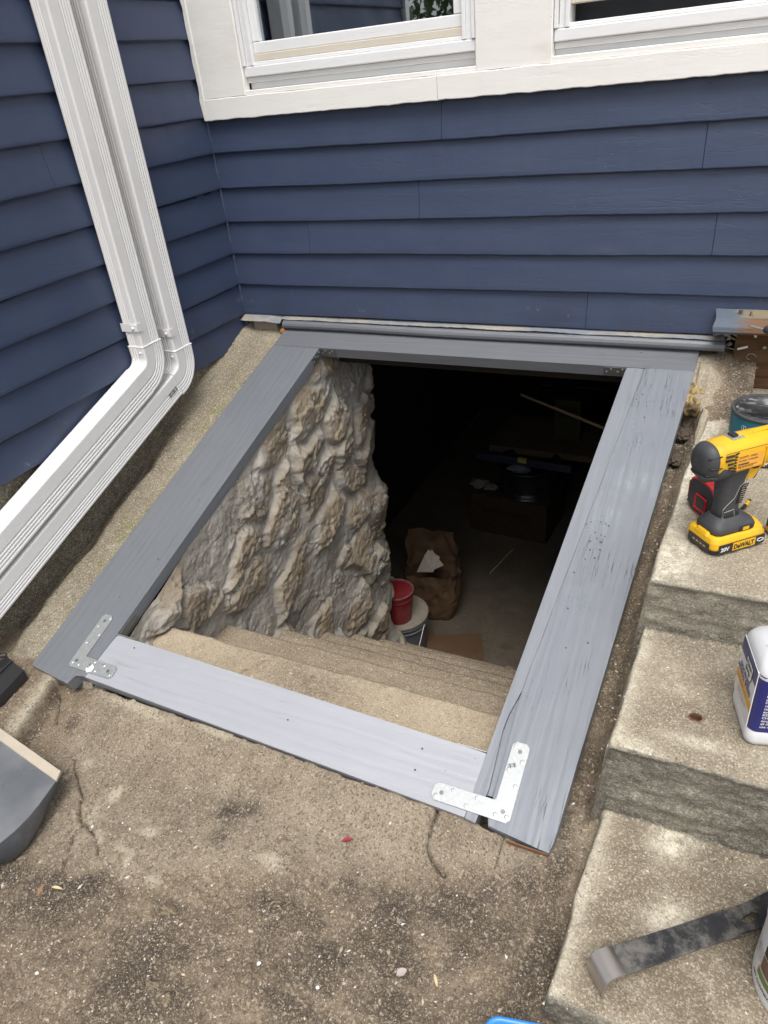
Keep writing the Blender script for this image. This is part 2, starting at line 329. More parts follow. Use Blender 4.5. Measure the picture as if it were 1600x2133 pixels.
# ------------------------------------------------------------ ground: slab and dirt
def W(px, py, z=-.57): p = at_z(px, py, z); return (p.x, p.y)
def ground():
    dx = .0032
    xs = np.arange(-.35, 2.45, dx); ys = np.arange(-2.45, -1.36, dx); X, Y = np.meshgrid(xs, ys, indexing='ij')
    Z = -.574+.042*sstep(-1.62, -1.462, Y)*sstep(.33, .42, X)*sstep(1.56, 1.46, X)+.022*sstep(-1.60, -1.50, Y)*sstep(1.46, 1.56, X)+.006*fbm(X*2.2, Y*2.2, 1, 3)+.0035*fbm(X*14, Y*14, 2, 5, .6)+.0022*fbm(X*70, Y*70, 3, 3, .7)
    wx = X+.004*fbm(X*30, Y*30, 7, 3); wy = Y+.004*fbm(X*30, Y*30, 9, 3)
    crack = np.zeros_like(X)
    def crk(pts, wd, dep):
        nonlocal Z, crack
        d = segdist(wx+.003*fbm(X*90, Y*90, 5, 2), wy, [W(*p) for p in pts]); wd = wd*np.clip(.75+1.1*fbm(X*35, Y*35, len(pts), 3), .25, 1.7); wd = wd*1.35; g = np.exp(-(d/wd)**2); Z = Z-1.6*dep*g; crack = np.maximum(crack, sstep(.25, .9, g))
    crk([(124, 1440), (119, 1471), (115, 1504)], .0022, .006)
    crk([(115, 1566), (145, 1570), (155, 1581), (153, 1602)], .0014, .003)
    crk([(128, 1610), (153, 1602), (162, 1626), (168, 1652), (168, 1668), (162, 1687)], .0024, .008)
    crk([(162, 1687), (169, 1708), (187, 1724), (199, 1748), (202, 1776)], .003, .006)
    crk([(169, 1715), (150, 1743), (134, 1790), (128, 1811)], .0024, .005)
    crk([(918, 1690), (905, 1725), (889, 1765), (895, 1785), (905, 1800), (925, 1818)], .0032, .010)
    crk([(1052, 1745), (1040, 1790), (1022, 1850)], .0016, .002)
    def blob(px, py, rx, ry=None, rot=0):
        cx, cy = W(px, py); ry = ry or rx; c, s = math.cos(rot), math.sin(rot)
        u = (wx-cx)*c+(wy-cy)*s; v = -(wx-cx)*s+(wy-cy)*c
        return np.exp(-((u/rx)**2+(v/ry)**2))
    # left pieces sit a little lower than the main slab
    Z -= .006*sstep(.012, -.012, (X-.46)+(Y+1.70)*-.3)*sstep(-1.95, -1.90, Y)
    pale = np.zeros_like(X)
    for a in ((180, 1590, .018), (190, 1700, .016, .045, .4), (205, 1745, .014, .03, .8), (265, 1790, .01, .035, .4), (250, 1765, .03, .01), (240, 1650, .02, .03), (560, 1790, .05, .02), (320, 1830, .02), (300, 1495, .14, .022, -.05), (450, 1545, .10, .014, -.05), (420, 1490, .07, .02), (1000, 1720, .02), (310, 1730, .04, .015, .3), (640, 1570, .14, .012, -.04)):
        pale = np.maximum(pale, .95*blob(*a))
    dark = np.zeros_like(X)
    for a in ((500, 1690, .06, .03, .6), (790, 1990, .10, .05), (330, 1960, .10, .035, 1.1), (300, 2090, .09, .04), (930, 1900, .13, .05), (1120, 2020, .05, .16, -.1), (650, 2020, .12, .05, .3), (480, 1695, .045), (455, 1740, .03), (350, 1900, .045, .03), (375, 1975, .035, .05), (270, 2050, .045), (360, 2080, .045), (950, 1870, .085, .035), (1020, 1930, .09, .05), (960, 1980, .05), (830, 1860, .03), (1110, 1980, .02, .14, -.1), (1150, 1850, .03, .10, -.1), (1090, 1850, .05), (820, 2100, .12, .04), (1170, 1740, .03, .06), (560, 1880, .06, .03), (700, 1990, .10, .03), (640, 1560, .10, .014, -.05), (590, 1535, .06, .010, -.05), (100, 1600, .04, .03), (150, 1505, .03), (1180, 1640, .02, .08), (600, 2090, .12, .03)):
        dark = np.maximum(dark, .9*blob(*a))
    bp = [W(*p) for p in ((60, 1790), (140, 1800), (300, 1825), (560, 1800), (760, 1835), (930, 1815), (1060, 1830), (1180, 1790))]
    yb = np.interp(X+.03*fbm(X*7, Y*7, 21, 3), [p[0] for p in bp], [p[1] for p in bp])+.030*fbm(X*9, Y*9, 4, 5, .6)
    low = sstep(.035, -.035, Y-yb)       # loose dirt past the slab
    slab = (1-low)*sstep(.40, .46, X+.01*fbm(Y*20, 0, 1, 3))
    Z -= .006*low
    for (cx_, cy_), rr_ in (((1.56, -1.80), .1), ((.75, -1.98), .12)): pass
    Z += low*(.006*fbm(X*24, Y*24, 5, 5, .6)+.003*np.maximum(0, ridged(X*50, Y*50, 6, 3)-.6))
    for a in ((350, 1900, .018), (313, 1880, .012), (325, 2058, .016), (345, 2080, .010), (588, 1755, .010), (470, 1700, .012), (1190, 1720, .014), (1190, 1660, .012)): Z += .012*blob(*a)*(1+.8*fbm(X*60, Y*60, 8, 3))
    # rubble rising at the right behind the board end
        # left ledge (end of the curb) is 40 mm higher
    lx0, ly0 = .275, -1.481; lx1, ly1 = .345, -1.69
    sd_ = (wx-(lx0+(wy-ly0)/(ly1-ly0)*(lx1-lx0)))
    led = sstep(.004, -.004, sd_)*sstep(-1.80, -1.75, wy)
    Z = Z*(1-led)+led*(-.533+.004*fbm(X*12, Y*12, 9, 4)+.0015*fbm(X*60, Y*60, 3, 3)); pale = np.maximum(pale*(1-led), led*np.exp(-(sd_/.05)**2)); dark *= (1-led)
    dark = np.maximum(dark, low*(1-led)*np.clip(.42+1.1*fbm(X*4.5+3, Y*4.5, 31, 4, .6), 0, 1)); dark = np.maximum(dark, .8*np.exp(-((sd_-.012)/.014)**2)*(wy < -1.5)*(1-led))
    # gap of slab top edge under the bottom board
    chip = .010*fbm(X*9, 0*Y, 12, 5, .6)+.004*fbm(X*60, 0*Y, 3, 3)
    Z -= .10*sstep(-1.472, -1.468, Y+.6*chip-.010+.018*(X-.36))*(X > .36)*(X < 1.52)
    o = grid('ground', np.stack([X, Y, Z], -1), MD, None, True, dict(crack=crack, pale=pale, dark=dark, slab=slab)); tag(o, kind='structure')
    # far apron joined as one sheet
    bm = NB(); bm.from_mesh(o.data)
    def quad(x0, x1, y0, y1): vs = [bm.verts.new((x, y, -.585)) for x, y in ((x0, y0), (x1, y0), (x1, y1), (x0, y1))]; bm.faces.new(vs)
    quad(-40, 40, -40, -2.44); quad(-40, -.345, -2.44, -1.0); quad(2.44, 40, -2.44, -.02)
    bm.to_mesh(o.data); bm.free(); o.data.polygons.foreach_set('use_smooth', [True]*len(o.data.polygons))
ground()

# ------------------------------------------------------------ house: siding, foundation, trim, windows
H = .114
house = thing('house', 'dark blue clapboard house corner with white trimmed windows above the cellar opening', 'house', (0, 0, -.114))
def siding(axis, L0, L1, rows, seams, zfine, name, toff=.0):
    """axis 'x': wall in plane y=0 running along x; 'y': wall in plane x=0 running along -y"""
    fine = np.arange(L0, L1+.001, .012)
    cols = list(fine)
    for r_, p in seams: cols += [p-.0012, p-.0005, p+.0005, p+.0012]
    cols = np.array(sorted(set(np.round(cols, 5)))); cc = []
    Ps = []
    for i in range(*rows):
        z0 = i*H
        t = np.array([-.001, 0, .0, .003, .012, .04, .075, .1, H-.002]); off = np.array([.003, .0158, .0172, .0176, .0169, .0135, .0090, .0055, .0026])
        t[1] = 0.; t[2] = .0015
        s = cols[None, :]*np.ones((len(t), 1)); tt = t[:, None]
        wob = .0042*fbm(s*1.1, i*3.3+s*0, 1 if axis == 'x' else 9, 3)+.0012*fbm(s*22, i*7.7+s*0, 2, 3)
        chip = np.maximum(0, fbm(s*9, i*5.1+s*0, 4 if axis == 'x' else 14, 4)-.55)*.006*(tt < .004)
        o = off[:, None]+wob*.5+chip*-.5+.0012*fbm(s*2, tt*20+i, 3, 2)
        z = z0+tt+(wob*1.2+chip)*(tt < .03)
        for r_, p in seams:
            if r_ == i:
                o = o-.0022*(np.abs(s-p) < .0008); o = o+.0012*sstep(p, p+.001, s)*sstep(p+.4, p+.1, s)
        Ps.append(np.stack([s, -o, z], -1) if axis == 'x' else np.stack([o, -s, z], -1))
    P = np.concatenate(Ps, 0)
    return grid(name, P, MS, house, True, smooth=False, flip=(axis == 'x'))
o = siding('x', .0, 3.2, (0, 6), [(0, 1.349), (2, 1.692), (2, .359), (3, .795), (4, 1.638), (5, .885), (1, 2.2)], 1, 'siding_wall'); o['label'] = 'back wall of blue clapboards under the windows'
o.data.polygons.foreach_set('use_smooth', [False]*len(o.data.polygons))
o = siding('y', .0, 1.74, (-1, 12), [(3, 1.3), (7, .9), (5, .75)], 1, 'siding_wall'); o['label'] = 'side wall of blue clapboards behind the downspouts'
def simple_siding(name, axis, L0, L1, z0, z1, x_off=0):
    bm = NB(); z = z0
    while z < z1-.01:
        a = [(L0, .0135, z), (L1, .0135, z), (L1, .0025, z+H), (L0, .0025, z+H)]; b = [(L0, .003, z), (L1, .003, z), (L1, .0135, z), (L0, .0135, z)]
        for q in (a, b):
            bm.faces.new([bm.verts.new((s, -o_-x_off, zz)) if axis == 'x' else bm.verts.new((o_, -s, zz)) for s, o_, zz in q])
        z += H
    return obj(name, bm, MS, house, True)
simple_siding('siding_wall', 'y', 0, 1.74, 12*H, 45*H)
simple_siding('siding_wall', 'x', 0, 3.6, 19*H, 45*H)
bm = NB()
box(bm, -4, -.003, -1.735, 2.6, -.118, 5.13); box(bm, -4, .0, 2.6, 2.8, -.118, 5.13)
obj('wing_body', bm, MS, house, True)
bm = NB(); box(bm, .0, 3.6, .002, .1, -.0, .70); box(bm, .0, 3.6, .002, .1, 2.2, 5.13); box(bm, -.0, .03, .002, .1, .7, 2.2); box(bm, 1.05, 1.18, .05, .1, .7, 2.2); box(bm, 3.2, 3.6, .002, .1, .7, 2.2)
obj('wall_core', bm, MDARK, house, True)
bm = NB(); box(bm, -.02, .03, -1.78, -1.735, -.12, 5.1); box(bm, -.15, -.02, -1.785, -1.737, -.12, 5.1)
obj('corner_board', bm, MW, house, True)
# inside corner caulk bead
P = []
for z in np.arange(-.05, .68, .006):
    r = .007+.003*float(fbm(z*30, 3.3, 1, 3)); P.append([(.012-.002+r*math.cos(a)*1.1, -.012+.002+r*math.sin(a)*1.1, z) for a in np.linspace(-math.pi*.85, math.pi*.35, 9)])
grid('corner_caulk', np.array(P), MS, house, True)
# foundation below side siding
def wall_patch(name, P, m, parent, amp, **kw): return grid(name, P, m, parent, True, **kw)
ys = np.arange(-1.80, .05, .01); zs = np.arange(-.75, -.10, .01); Y, Z = np.meshgrid(ys, zs, indexing='ij')
X = -.006+.012*fbm(Y*6, Z*6, 3, 5)+.004*fbm(Y*40, Z*40, 3, 3)
grid('foundation_wall', np.stack([X, Y, Z], -1), MCURB, house, True, dict(moss=X*0, dark=X*0+.9, pale=X*0), flip=True)
# back foundation face seen under the flashing in the corner
bm = NB(); box(bm, -.02, 3.6, .02, .30, -.115, -.002)
pb_ = [(.021, -.1155), (.30, -.1155), (.30, -.30), (.021, -.19)]; loft(bm, [[Vector((x, y, z)) for y, z in pb_] for x in (-.02, 3.5)])
obj('sill_beam', bm, mat_wood('dark_old_beam', (.018, .014, .010), (.028, .022, .017), (.012, .01, .008)), house, True)
bm = NB(); box(bm, .045, .155, -.012, .02, -.075, -.012, bev=.004)
obj('filler_block', bm, plain('pale_old_block', (.30, .26, .21), .9, bump=.002, sc=14), house, True)
# flashing strip and round nosing over the opening
xs = np.arange(.008, 1.765, .006); t = np.linspace(0, 1, 9); Xg, Tg = np.meshgrid(xs, t, indexing='ij')
edge = .003*fbm(xs*7, xs*0, 5, 4)+.0016*fbm(xs*45, xs*0, 6, 3)
left = np.where(xs < .20, 1.0, 0.)
Yg = -.004-Tg*(.033+.008*left[:, None])-.002*fbm(Xg*12, Tg*2, 2, 3)*Tg
zb = -.007+.005*sstep(.18, .12, xs)
Zg = zb[:, None]+.002-Tg*(.004+.014*left[:, None])-edge[:, None]*Tg*1.3-.002*Tg*Tg
nf = N('old_flashing'); c_ = nf.mix(nf.rng(nf.noise(5, 6, .7, st=(.5, 1, 1)), .42, .62), (.33, .30, .255), (.19, .21, .24)); c_ = nf.mix(nf.rng(nf.noise(30, 8, .8), .58, .7), c_, (.12, .10, .08))
nf.bump(nf.noise(60, 6, .7), .002, .7); MFL = nf.done(c_, .7)
grid('flashing', np.stack([Xg, Yg, Zg], -1), MFL, house, True)
prof = [(-.0, -.012), (-.026, -.014), (-.038, -.018), (-.045, -.024), (-.048, -.032), (-.046, -.040), (-.039, -.046), (-.0, -.048)]
bm = NB(); loft(bm, [[Vector((x, y-.001*math.sin(x*9), z+.0015*math.sin(x*5))) for y, z in prof] for x in np.linspace(.205, 1.765, 40)])
obj('nosing', bm, MRX, house, True)
# ragged torn end of the paint by the old sill
bm = NB()
for k in range(14):
    x = 1.73+random.random()*.06; y = -.02-random.random()*.03; z = -.035+random.random()*.05; M = T(x, y, z) @ RZ(random.uniform(-60, 60)) @ RX(random.uniform(-70, 70)) @ RY(random.uniform(-60, 60))
    prism(bm, [(0, 0), (.012+random.random()*.016, .002), (.02, .012), (.006, .014+random.random()*.01)], 0, .0015, M)
obj('torn_paint', bm, MFL, house, True)
# window surround
def wavy_box(x0, x1, y0, y1, z0, z1, wob=.0022, sd_=0, step=.012, vert=False):
    """board with a slightly ragged painted outline"""
    bm = NB()
    ring_ = [(y1, z0), (y0+.002, z0), (y0, z0+.002), (y0, z0+(z1-z0)*.35), (y0, z0+(z1-z0)*.7), (y0, z1-.002), (y0+.002, z1), (y1, z1)]
    if not vert:
        xs_ = np.arange(x0, x1+1e-6, step); xs_[-1] = x1; n1 = fbm(xs_*16, xs_*0+sd_, 2, 4, .6)*wob; n2 = fbm(xs_*9, xs_*0+sd_, 6, 3)*wob*.6
        loft(bm, [[Vector((x, y+n2[i]*.6, z+(n1[i] if z < z0+.003 else n2[i] if z > z1-.003 else 0))) for y, z in ring_] for i, x in enumerate(xs_)])
    else:
        zs_ = np.arange(z0, z1+1e-6, step); zs_[-1] = z1; n1 = fbm(zs_*16, zs_*0+sd_, 2, 4, .6)*wob; n2 = fbm(zs_*9, zs_*0+sd_, 6, 3)*wob*.3
        rg = [(x0, y1), (x0, y0+.003), (x0+.003, y0), (x0+(x1-x0)*.5, y0), (x1-.003, y0), (x1, y0+.003), (x1, y1)]
        loft(bm, [[Vector((x+(n1[i] if x < x0+.004 else n2[i] if x > x1-.004 else 0), y+n2[i]*.5, z)) for x, y in rg] for i, z in enumerate(zs_)])
    return bm
ZT = 1.55
trim = obj('window_apron', wavy_box(.036, .884, -.034, 0, .674, .738, .003, 1), MW, house, True)
obj('window_apron', wavy_box(.8855, 3.2, -.0345, 0, .675, .7385, .003, 4), MW, house, True)
obj('window_casing', wavy_box(.012, .205, -.030, 0, .7395, 2.2, .0045, 2, vert=True), MW, house, True)
obj('window_mullion', wavy_box(1.003, 1.222, -.030, .05, .7395, 2.2, .001, 3, vert=True), MW, house, True)
obj('window_sill', wavy_box(.205, 1.003, -.028, .06, .7385, .752, .001, 6), MW, house, True)
obj('window_sill', wavy_box(1.222, 3.2, -.028, .06, .7385, .755, .001, 7), MW, house, True)
obj('caulk_edge', wavy_box(.0135, .034, -.033, -.005, .675, 1.6, .006, 8, vert=True), MW, house, True)
ng = N('window_glass'); gl = ng.new('ShaderNodeBsdfGlass'); gl.inputs['Roughness'].default_value = 0; gl.inputs['IOR'].default_value = 1.9; gl.inputs['Color'].default_value = (.75, .82, .85, 1)
tr = ng.new('ShaderNodeBsdfTransparent'); tr.inputs[0].default_value = (.5, .55, .57, 1); gs = ng.new('ShaderNodeBsdfGlossy'); gs.inputs['Roughness'].default_value = .012; gs.inputs['Color'].default_value = (.9, .95, 1, 1)
mx = ng.new('ShaderNodeMixShader'); mx.inputs[0].default_value = .40; ng.t.links.new(tr.outputs[0], mx.inputs[1]); ng.t.links.new(gs.outputs[0], mx.inputs[2]); ng.t.nodes.remove(gl)
ng.t.links.new(mx.outputs[0], ng.t.nodes['Material Output'].inputs[0]); MGL = ng.m
def window(x0, x1, raised, lab):
    wt = bpy.data.objects.new('window', None); COL.objects.link(wt); wt.parent = house; wt['label'] = lab
    wt.matrix_parent_inverse = house.matrix_basis.inverted()
    def part(name, bm, m):
        me = bpy.data.meshes.new(name); bmesh.ops.recalc_face_normals(bm, faces=bm.faces); bm.to_mesh(me); bm.free(); o = bpy.data.objects.new(name, me); COL.objects.link(o); me.materials.append(m); o.parent = wt; return o
    bm = NB(); zb = .757 if not raised else .756
    box(bm, x0+.0005, x1-.0005, .010, .05, zb-.004, zb+.0135)
    box(bm, x0+.001, x1-.001, -.006, .05, zb+.014, zb+.030, bev=.002); box(bm, x0+.002, x1-.002, -.020, .05, zb+.0305, zb+.060, bev=.003); box(bm, x0+.003, x1-.003, -.013, .05, zb+.0605, zb+.071, bev=.002)
    for s, xa, xb in ((1, x0, x0+.055), (-1, x1-.055, x1)):
        a, b = (xa, xa+.014) if s > 0 else (xb-.014, xb); box(bm, a+.0015, b-.0015, -.024, .05, zb+.061, 2.2, bev=.002)
        a, b = (xa+.014, xa+.030) if s > 0 else (xb-.030, xb-.014); box(bm, a, b, -.016, .05, zb+.061, 2.2, bev=.002)
        a, b = (xa+.030, xa+.042) if s > 0 else (xb-.042, xb-.030); box(bm, a, b, -.021, .05, zb+.061, 2.2, bev=.002)
    part('frame', bm, MV)
    zs_ = zb+.0715+(.040 if raised else 0)
    bm = NB(); box(bm, x0+.0425, x1-.0425, -.010, .03, zs_, zs_+.020, bev=.002)
    o_ = part('sash_bottom_strip', bm, mat_white('aged_vinyl', (.60, .54, .44), (.72, .68, .6), (.42, .34, .24)) if 'aged_vinyl' not in bpy.data.materials else bpy.data.materials['aged_vinyl'])
    bm = NB(); box(bm, x0+.043, x1-.043, -.006, .03, zs_+.0205, zs_+.052, bev=.003)
    box(bm, x0+.043, x0+.070, -.006, .03, zs_+.0525, 1.6, bev=.003); box(bm, x1-.070, x1-.043, -.006, .03, zs_+.0525, 1.6, bev=.003); box(bm, x0+.043, x1-.043, -.006, .03, 1.601, 1.65)
    part('sash', bm, MV)
    bm = NB(); box(bm, x0+.0705, x1-.0705, .010, .014, zs_+.053, 1.6)
    part('pane', bm, MGL)
window(.205, 1.003, False, 'left window with closed sash and dark glass')
window(1.222, 2.10, True, 'right window with its sash pushed up a crack')
bm = NB(); box(bm, .03, 3.4, .10, 2.55, .45, 2.6); bmesh.ops.reverse_faces(bm, faces=bm.faces)
obj('dim_room', bm, plain('dim_room_paint', (.10, .10, .11), .9, bump=0), house, True)
bm = NB(); box(bm, .205, 3.2, .06, .10, .70, .757); obj('inner_sill', bm, MV, house, True)
bm = NB()
for k in range(30):
    x = .30+k*.006; y = .075+.010*math.sin(k*1.1)
    if k: bm.faces.new([bm.verts.new(v) for v in ((px_, py_, .82), (x, y, .82), (x, y, 2.1), (px_, py_, 2.1))])
    px_, py_ = x, y
obj('curtain', bm, plain('grey_curtain', (.18, .18, .19), .9, bump=0), house, True)

# ------------------------------------------------------------ concrete curb on the left of the bulkhead
xs = np.arange(-.03, .385, .004); ys = np.concatenate([np.arange(-1.50, -.0, .004), [.02]]); X, Y = np.meshgrid(xs, ys, indexing='ij')
rz = -.06+(Y+.06)*S18/C18
Z = rz-.020-.016*sstep(.19, .215, X)+.007*fbm(X*8, Y*8, 2, 5, .6)+.0028*fbm(X*60, Y*60, 3, 3, .6)
Z += .022*sstep(.06, .0, X+.02*fbm(X*4, Y*7, 3, 4))*sstep(-.62, -.2, Y)       # mortar heaped against the siding near the corner
Z -= .05*sstep(.075, .0, X+.02*fbm(X*4, Y*7, 8, 4))*sstep(-.55, -.8, Y)
d = segdist(X+.004*fbm(X*30, Y*30, 1, 3), Y, [(.20, -.08), (.168, -.35), (.178, -.6)]); cr = np.exp(-(d/.0025)**2); Z -= .004*cr
moss = np.exp(-((X-.15)/.06)**2)*np.maximum(np.exp(-((Y+.5)/.25)**2), .8*np.exp(-((Y+1.05)/.22)**2))*1.4+.55*np.exp(-((X-.19)/.015)**2)
dark = np.maximum(np.exp(-((X-.03)/.03)**2)*sstep(-.4, -.7, Y)*.9, .6*cr); pale = .5*np.exp(-((Y+1.3)/.12)**2)*np.exp(-((X-.1)/.06)**2)
ZG = -.533+.003*fbm(X*12, Y*12, 9, 4); Z = np.where(Y < -1.47, np.minimum(Z, -.545), Z); Z = np.where((Y < -1.455) & (X > .24), -.64, Z)
o = grid('curb', np.stack([X, Y, Z], -1), MCURB, None, True, dict(moss=np.clip(moss, 0, 1), dark=dark, pale=pale, soil=.3+.6*np.exp(-((X-.10)/.03)**2))); tag(o, 'mossy sloping concrete curb between the blue side wall and the grey frame', 'curb')

# ------------------------------------------------------------ bulkhead door frame
frm = thing('bulkhead_frame', 'grey painted wooden frame lying sloped round the open cellar hole', 'door frame', mat4=T(0, -.06, -.06) @ RX(18))
TH = .038
def board(name, pts, m, lab=None, top=0., wear=0., thick=TH, step=.02, bev=.0025):
    """pts in frame plane, anticlockwise"""
    bm = NB(); dense = []
    for (a, b), (c, d) in zip(pts, pts[1:]+pts[:1]):
        L = math.hypot(c-a, d-b); k = max(1, int(L/step))
        for i in range(k):
            t_ = i/k; nx, ny = (d-b)/L, -(c-a)/L; u, v = a+(c-a)*t_, b+(d-b)*t_
            e = wear*float(fbm(u*14, v*14, 2, 3)) if 0 < i else 0
            dense.append((u+nx*e, v+ny*e))
    prism(bm, dense, top-thick, top, bev=bev)
    o_ = obj(name, bm, m, frm, smooth=False)
    if lab: o_['label'] = lab
    return o_
board('rail', [(.208, .036), (.2075, -.02), (.4078, -.0715), (1.499, -.066), (1.6925, -.0635), (1.6965, .036)][0:1]+[(.205, -.0712), (1.6935, -.0650), (1.6965, .036)], MRX, 'top board of the frame under the blue wall')
board('rail', [(.189, -1.487), (.336, -1.503), (.348, -1.474), (.374, -1.472), (.3855, -1.337), (.4072, -.0722), (.2048, -.0725)], MR, 'left board of the frame along the mossy curb')
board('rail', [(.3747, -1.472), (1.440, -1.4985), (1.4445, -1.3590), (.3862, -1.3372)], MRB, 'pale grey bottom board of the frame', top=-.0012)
board('stop_strip', [(1.4405, -1.500), (1.464, -1.503), (1.4705, -1.43), (1.4615, -1.28), (1.4775, -1.20), (1.553, -.0670), (1.5005, -.0668), (1.4452, -1.35)], MRS, None, top=.0)
board('rail', [(1.4855, -1.487), (1.490, -1.500), (1.6135, -1.512), (1.6185, -1.49), (1.6945, -.0663), (1.5540, -.0668), (1.4785, -1.20)], MRO, 'weathered right board of the frame with cracked grey paint', top=.001, wear=.0006)
board('filler', [(1.4655, -1.44), (1.484, -1.44), (1.482, -1.19), (1.478, -1.19), (1.4625, -1.28)], MRO, None, top=-.010, thick=.02, bev=.001)
# raw wood showing at the lower right end
bm = NB(); box(bm, 1.53, 1.612, -1.5135, -1.5125, -.035, -.004); box(bm, 1.6155, 1.6165, -1.50, -1.36, -.034, -.006, M=T(1.6, -1.43, 0) @ RZ(-3) @ T(-1.6, 1.43, 0))
obj('bare_end', bm, mat_wood('bare_red_brown_wood', (.22, .11, .055), (.32, .17, .09), (.10, .06, .035), st=(.1, .1, 1)), frm)
def Lplate(cu, cv, du, dv, flip):
    """L shaped corner plate; corner at cu,cv; arms go +dv up and du sideways"""
    Wd = .037; s = 1 if du > 0 else -1; c = .008
    pts = [(0, .008), (.008, 0), (abs(du)-.008, 0), (abs(du), .008), (abs(du), Wd-.008), (abs(du)-.008, Wd), (Wd+.004, Wd), (Wd, Wd+.004), (Wd, dv-.008), (Wd-.008, dv), (.008, dv), (0, dv-.008)]
    pts = [(cu+s*x, cv+y) for x, y in pts]
    if s < 0: pts = pts[::-1]
    bm = NB(); prism(bm, pts, .0012, .0034, bev=.0005); pl = obj('corner_plate', bm, MG, frm)
    hs_ = [(.018, .02), (.018, dv-.02), (abs(du)-.02, .018)]
    for x, y in hs_:
        bm = NB(); lathe(bm, [(.0, .0039), (.0046, .0039), (.0046, .0030)], 20, T(cu+s*x, cv+y, 0), cap=False); obj('hole', bm, MGD, pl)
    for x, y in [(.008, .012), (.031, .012 if False else .010), (.008, .075), (.030, .105), (.008, dv-.010 if False else dv-.04), (.030, dv-.010), (.075, .030), (.092, .008), (abs(du)-.042, .029), (abs(du)-.010, .009)]:
        bm = NB(); lathe(bm, [(.0048, .0030), (.0046, .0044), (.003, .0050), (.0001, .0050)], 14, T(cu+s*x, cv+y, 0)); a = random.random()*90
        for q in (0, 90): box(bm, -.0026, .0026, -.0005, .0005, .0049, .0053, M=T(cu+s*x, cv+y, 0) @ RZ(a+q))
        obj('screw', bm, MSC, pl)
    return pl
pA = Lplate(.3035, -1.4585, .152, .168, 1); pB = Lplate(1.529, -1.4855, -.168, .168, -1)
# stamped bar marks and lettering
def bars(parent, M, n=9, wd=.018, h=.009, m=None):
    bm = NB(); x = 0
    for i in range(n):
        w_ = random.choice((.0006, .0010, .0016)); box(bm, x, x+w_, 0, h, 0, .0002, M=M); x += wd/n
    return obj('bar_code', bm, m or MINKB, parent)
bars(pB, T(1.497, -1.378, .0037) @ RZ(25)); bars(pA, T(.372, -1.449, .0037) @ RZ(70), 7, .014, .008)
bm = NB(); prism(bm, [(0, 0), (.010, -.008), (.022, 0), (.022, .012), (.010, .018), (0, .012)], 0, .0001, T(.366, -1.4535, .0035)); obj('sticker', bm, MINKW, pA)
text('stamp', 'CORNER PLATE\n ZINC COATED\n    6 IN', .0050, plain('stamp_grey', (.42, .44, .45), .5, bump=0), pB, T(1.435, -1.462, .0036), bold=.0001)
# inside angle brackets
def leaf(M, L, Wd):
    bm = NB(); box(bm, 0, L, 0, .0015, -Wd, 0, M=M, bev=.0005)
    o_ = obj('angle_bracket', bm, MGD, frm)
    for x, z in ((.010, -.007), (.024, -.016), (L-.022, -.007), (L-.008, -.018)):
        bm = NB(); lathe(bm, [(.0032, .0), (.003, .0012), (.0001, .0014)], 12, M @ T(x, .0015, z) @ RX(-90)); obj('screw', bm, MSC, o_)
    return o_
leaf(T(.4093, -.0725, -.002) @ RZ(180) @ T(-.062, 0, 0) , .062, .034); leaf(T(.4078, -.074, -.002) @ RZ(-91), .062, .034)
leaf(T(1.4985, -.0672, -.002) @ RZ(180), .066, .034); leaf(T(.3868, -1.335, -.002) @ RZ(89) @ T(.004, -.0015-.0015, 0), .066, .034)
def flipleaf(): pass
for a_, b_, c_ in ((.387, .45, -1.3365), (1.38, 1.4435, -1.358)):
    bm = NB(); box(bm, a_, b_, c_, c_+.0015, -.028, .0012); obj('angle_bracket', bm, MG, frm)
# nail and screw holes, old screw marks in the right board
def on_frame(px, py):
    d = ray(px, py); n_ = Vector((0, -S18, C18)); t_ = (n_.dot(Vector((0, -.06, -.06)))-n_.dot(CL))/n_.dot(d); P_ = CL+d*t_; return P_.x, (P_.y+.06)/C18
for px, py in ((1252,1088),(1262,1092),(1268,1096),(1240,1110),(1252,1115),(1260,1118),(1243,1122),(1230,1128),(1252,1130),(1229,1146),(1250,1146),(1219,1165),(1239,1163),(1231,1088),(1222,1092),(1196,1193),(1183,1268),(1179,1350),(1335,735),(1256,738),(1338,822),(1326,832),(1342,870),(415,1042),(250,1245),(330,1165),(600,1500),(865,1604),(880,1560),(280,1350),(1225,1340)):
    u, v = on_frame(px, py); bm = NB(); lathe(bm, [(.0017+random.random()*.0007, .0014), (.0001, .0016)], 8, T(u, v, 0), cap=False); obj('nail_hole', bm, MINKB, frm)

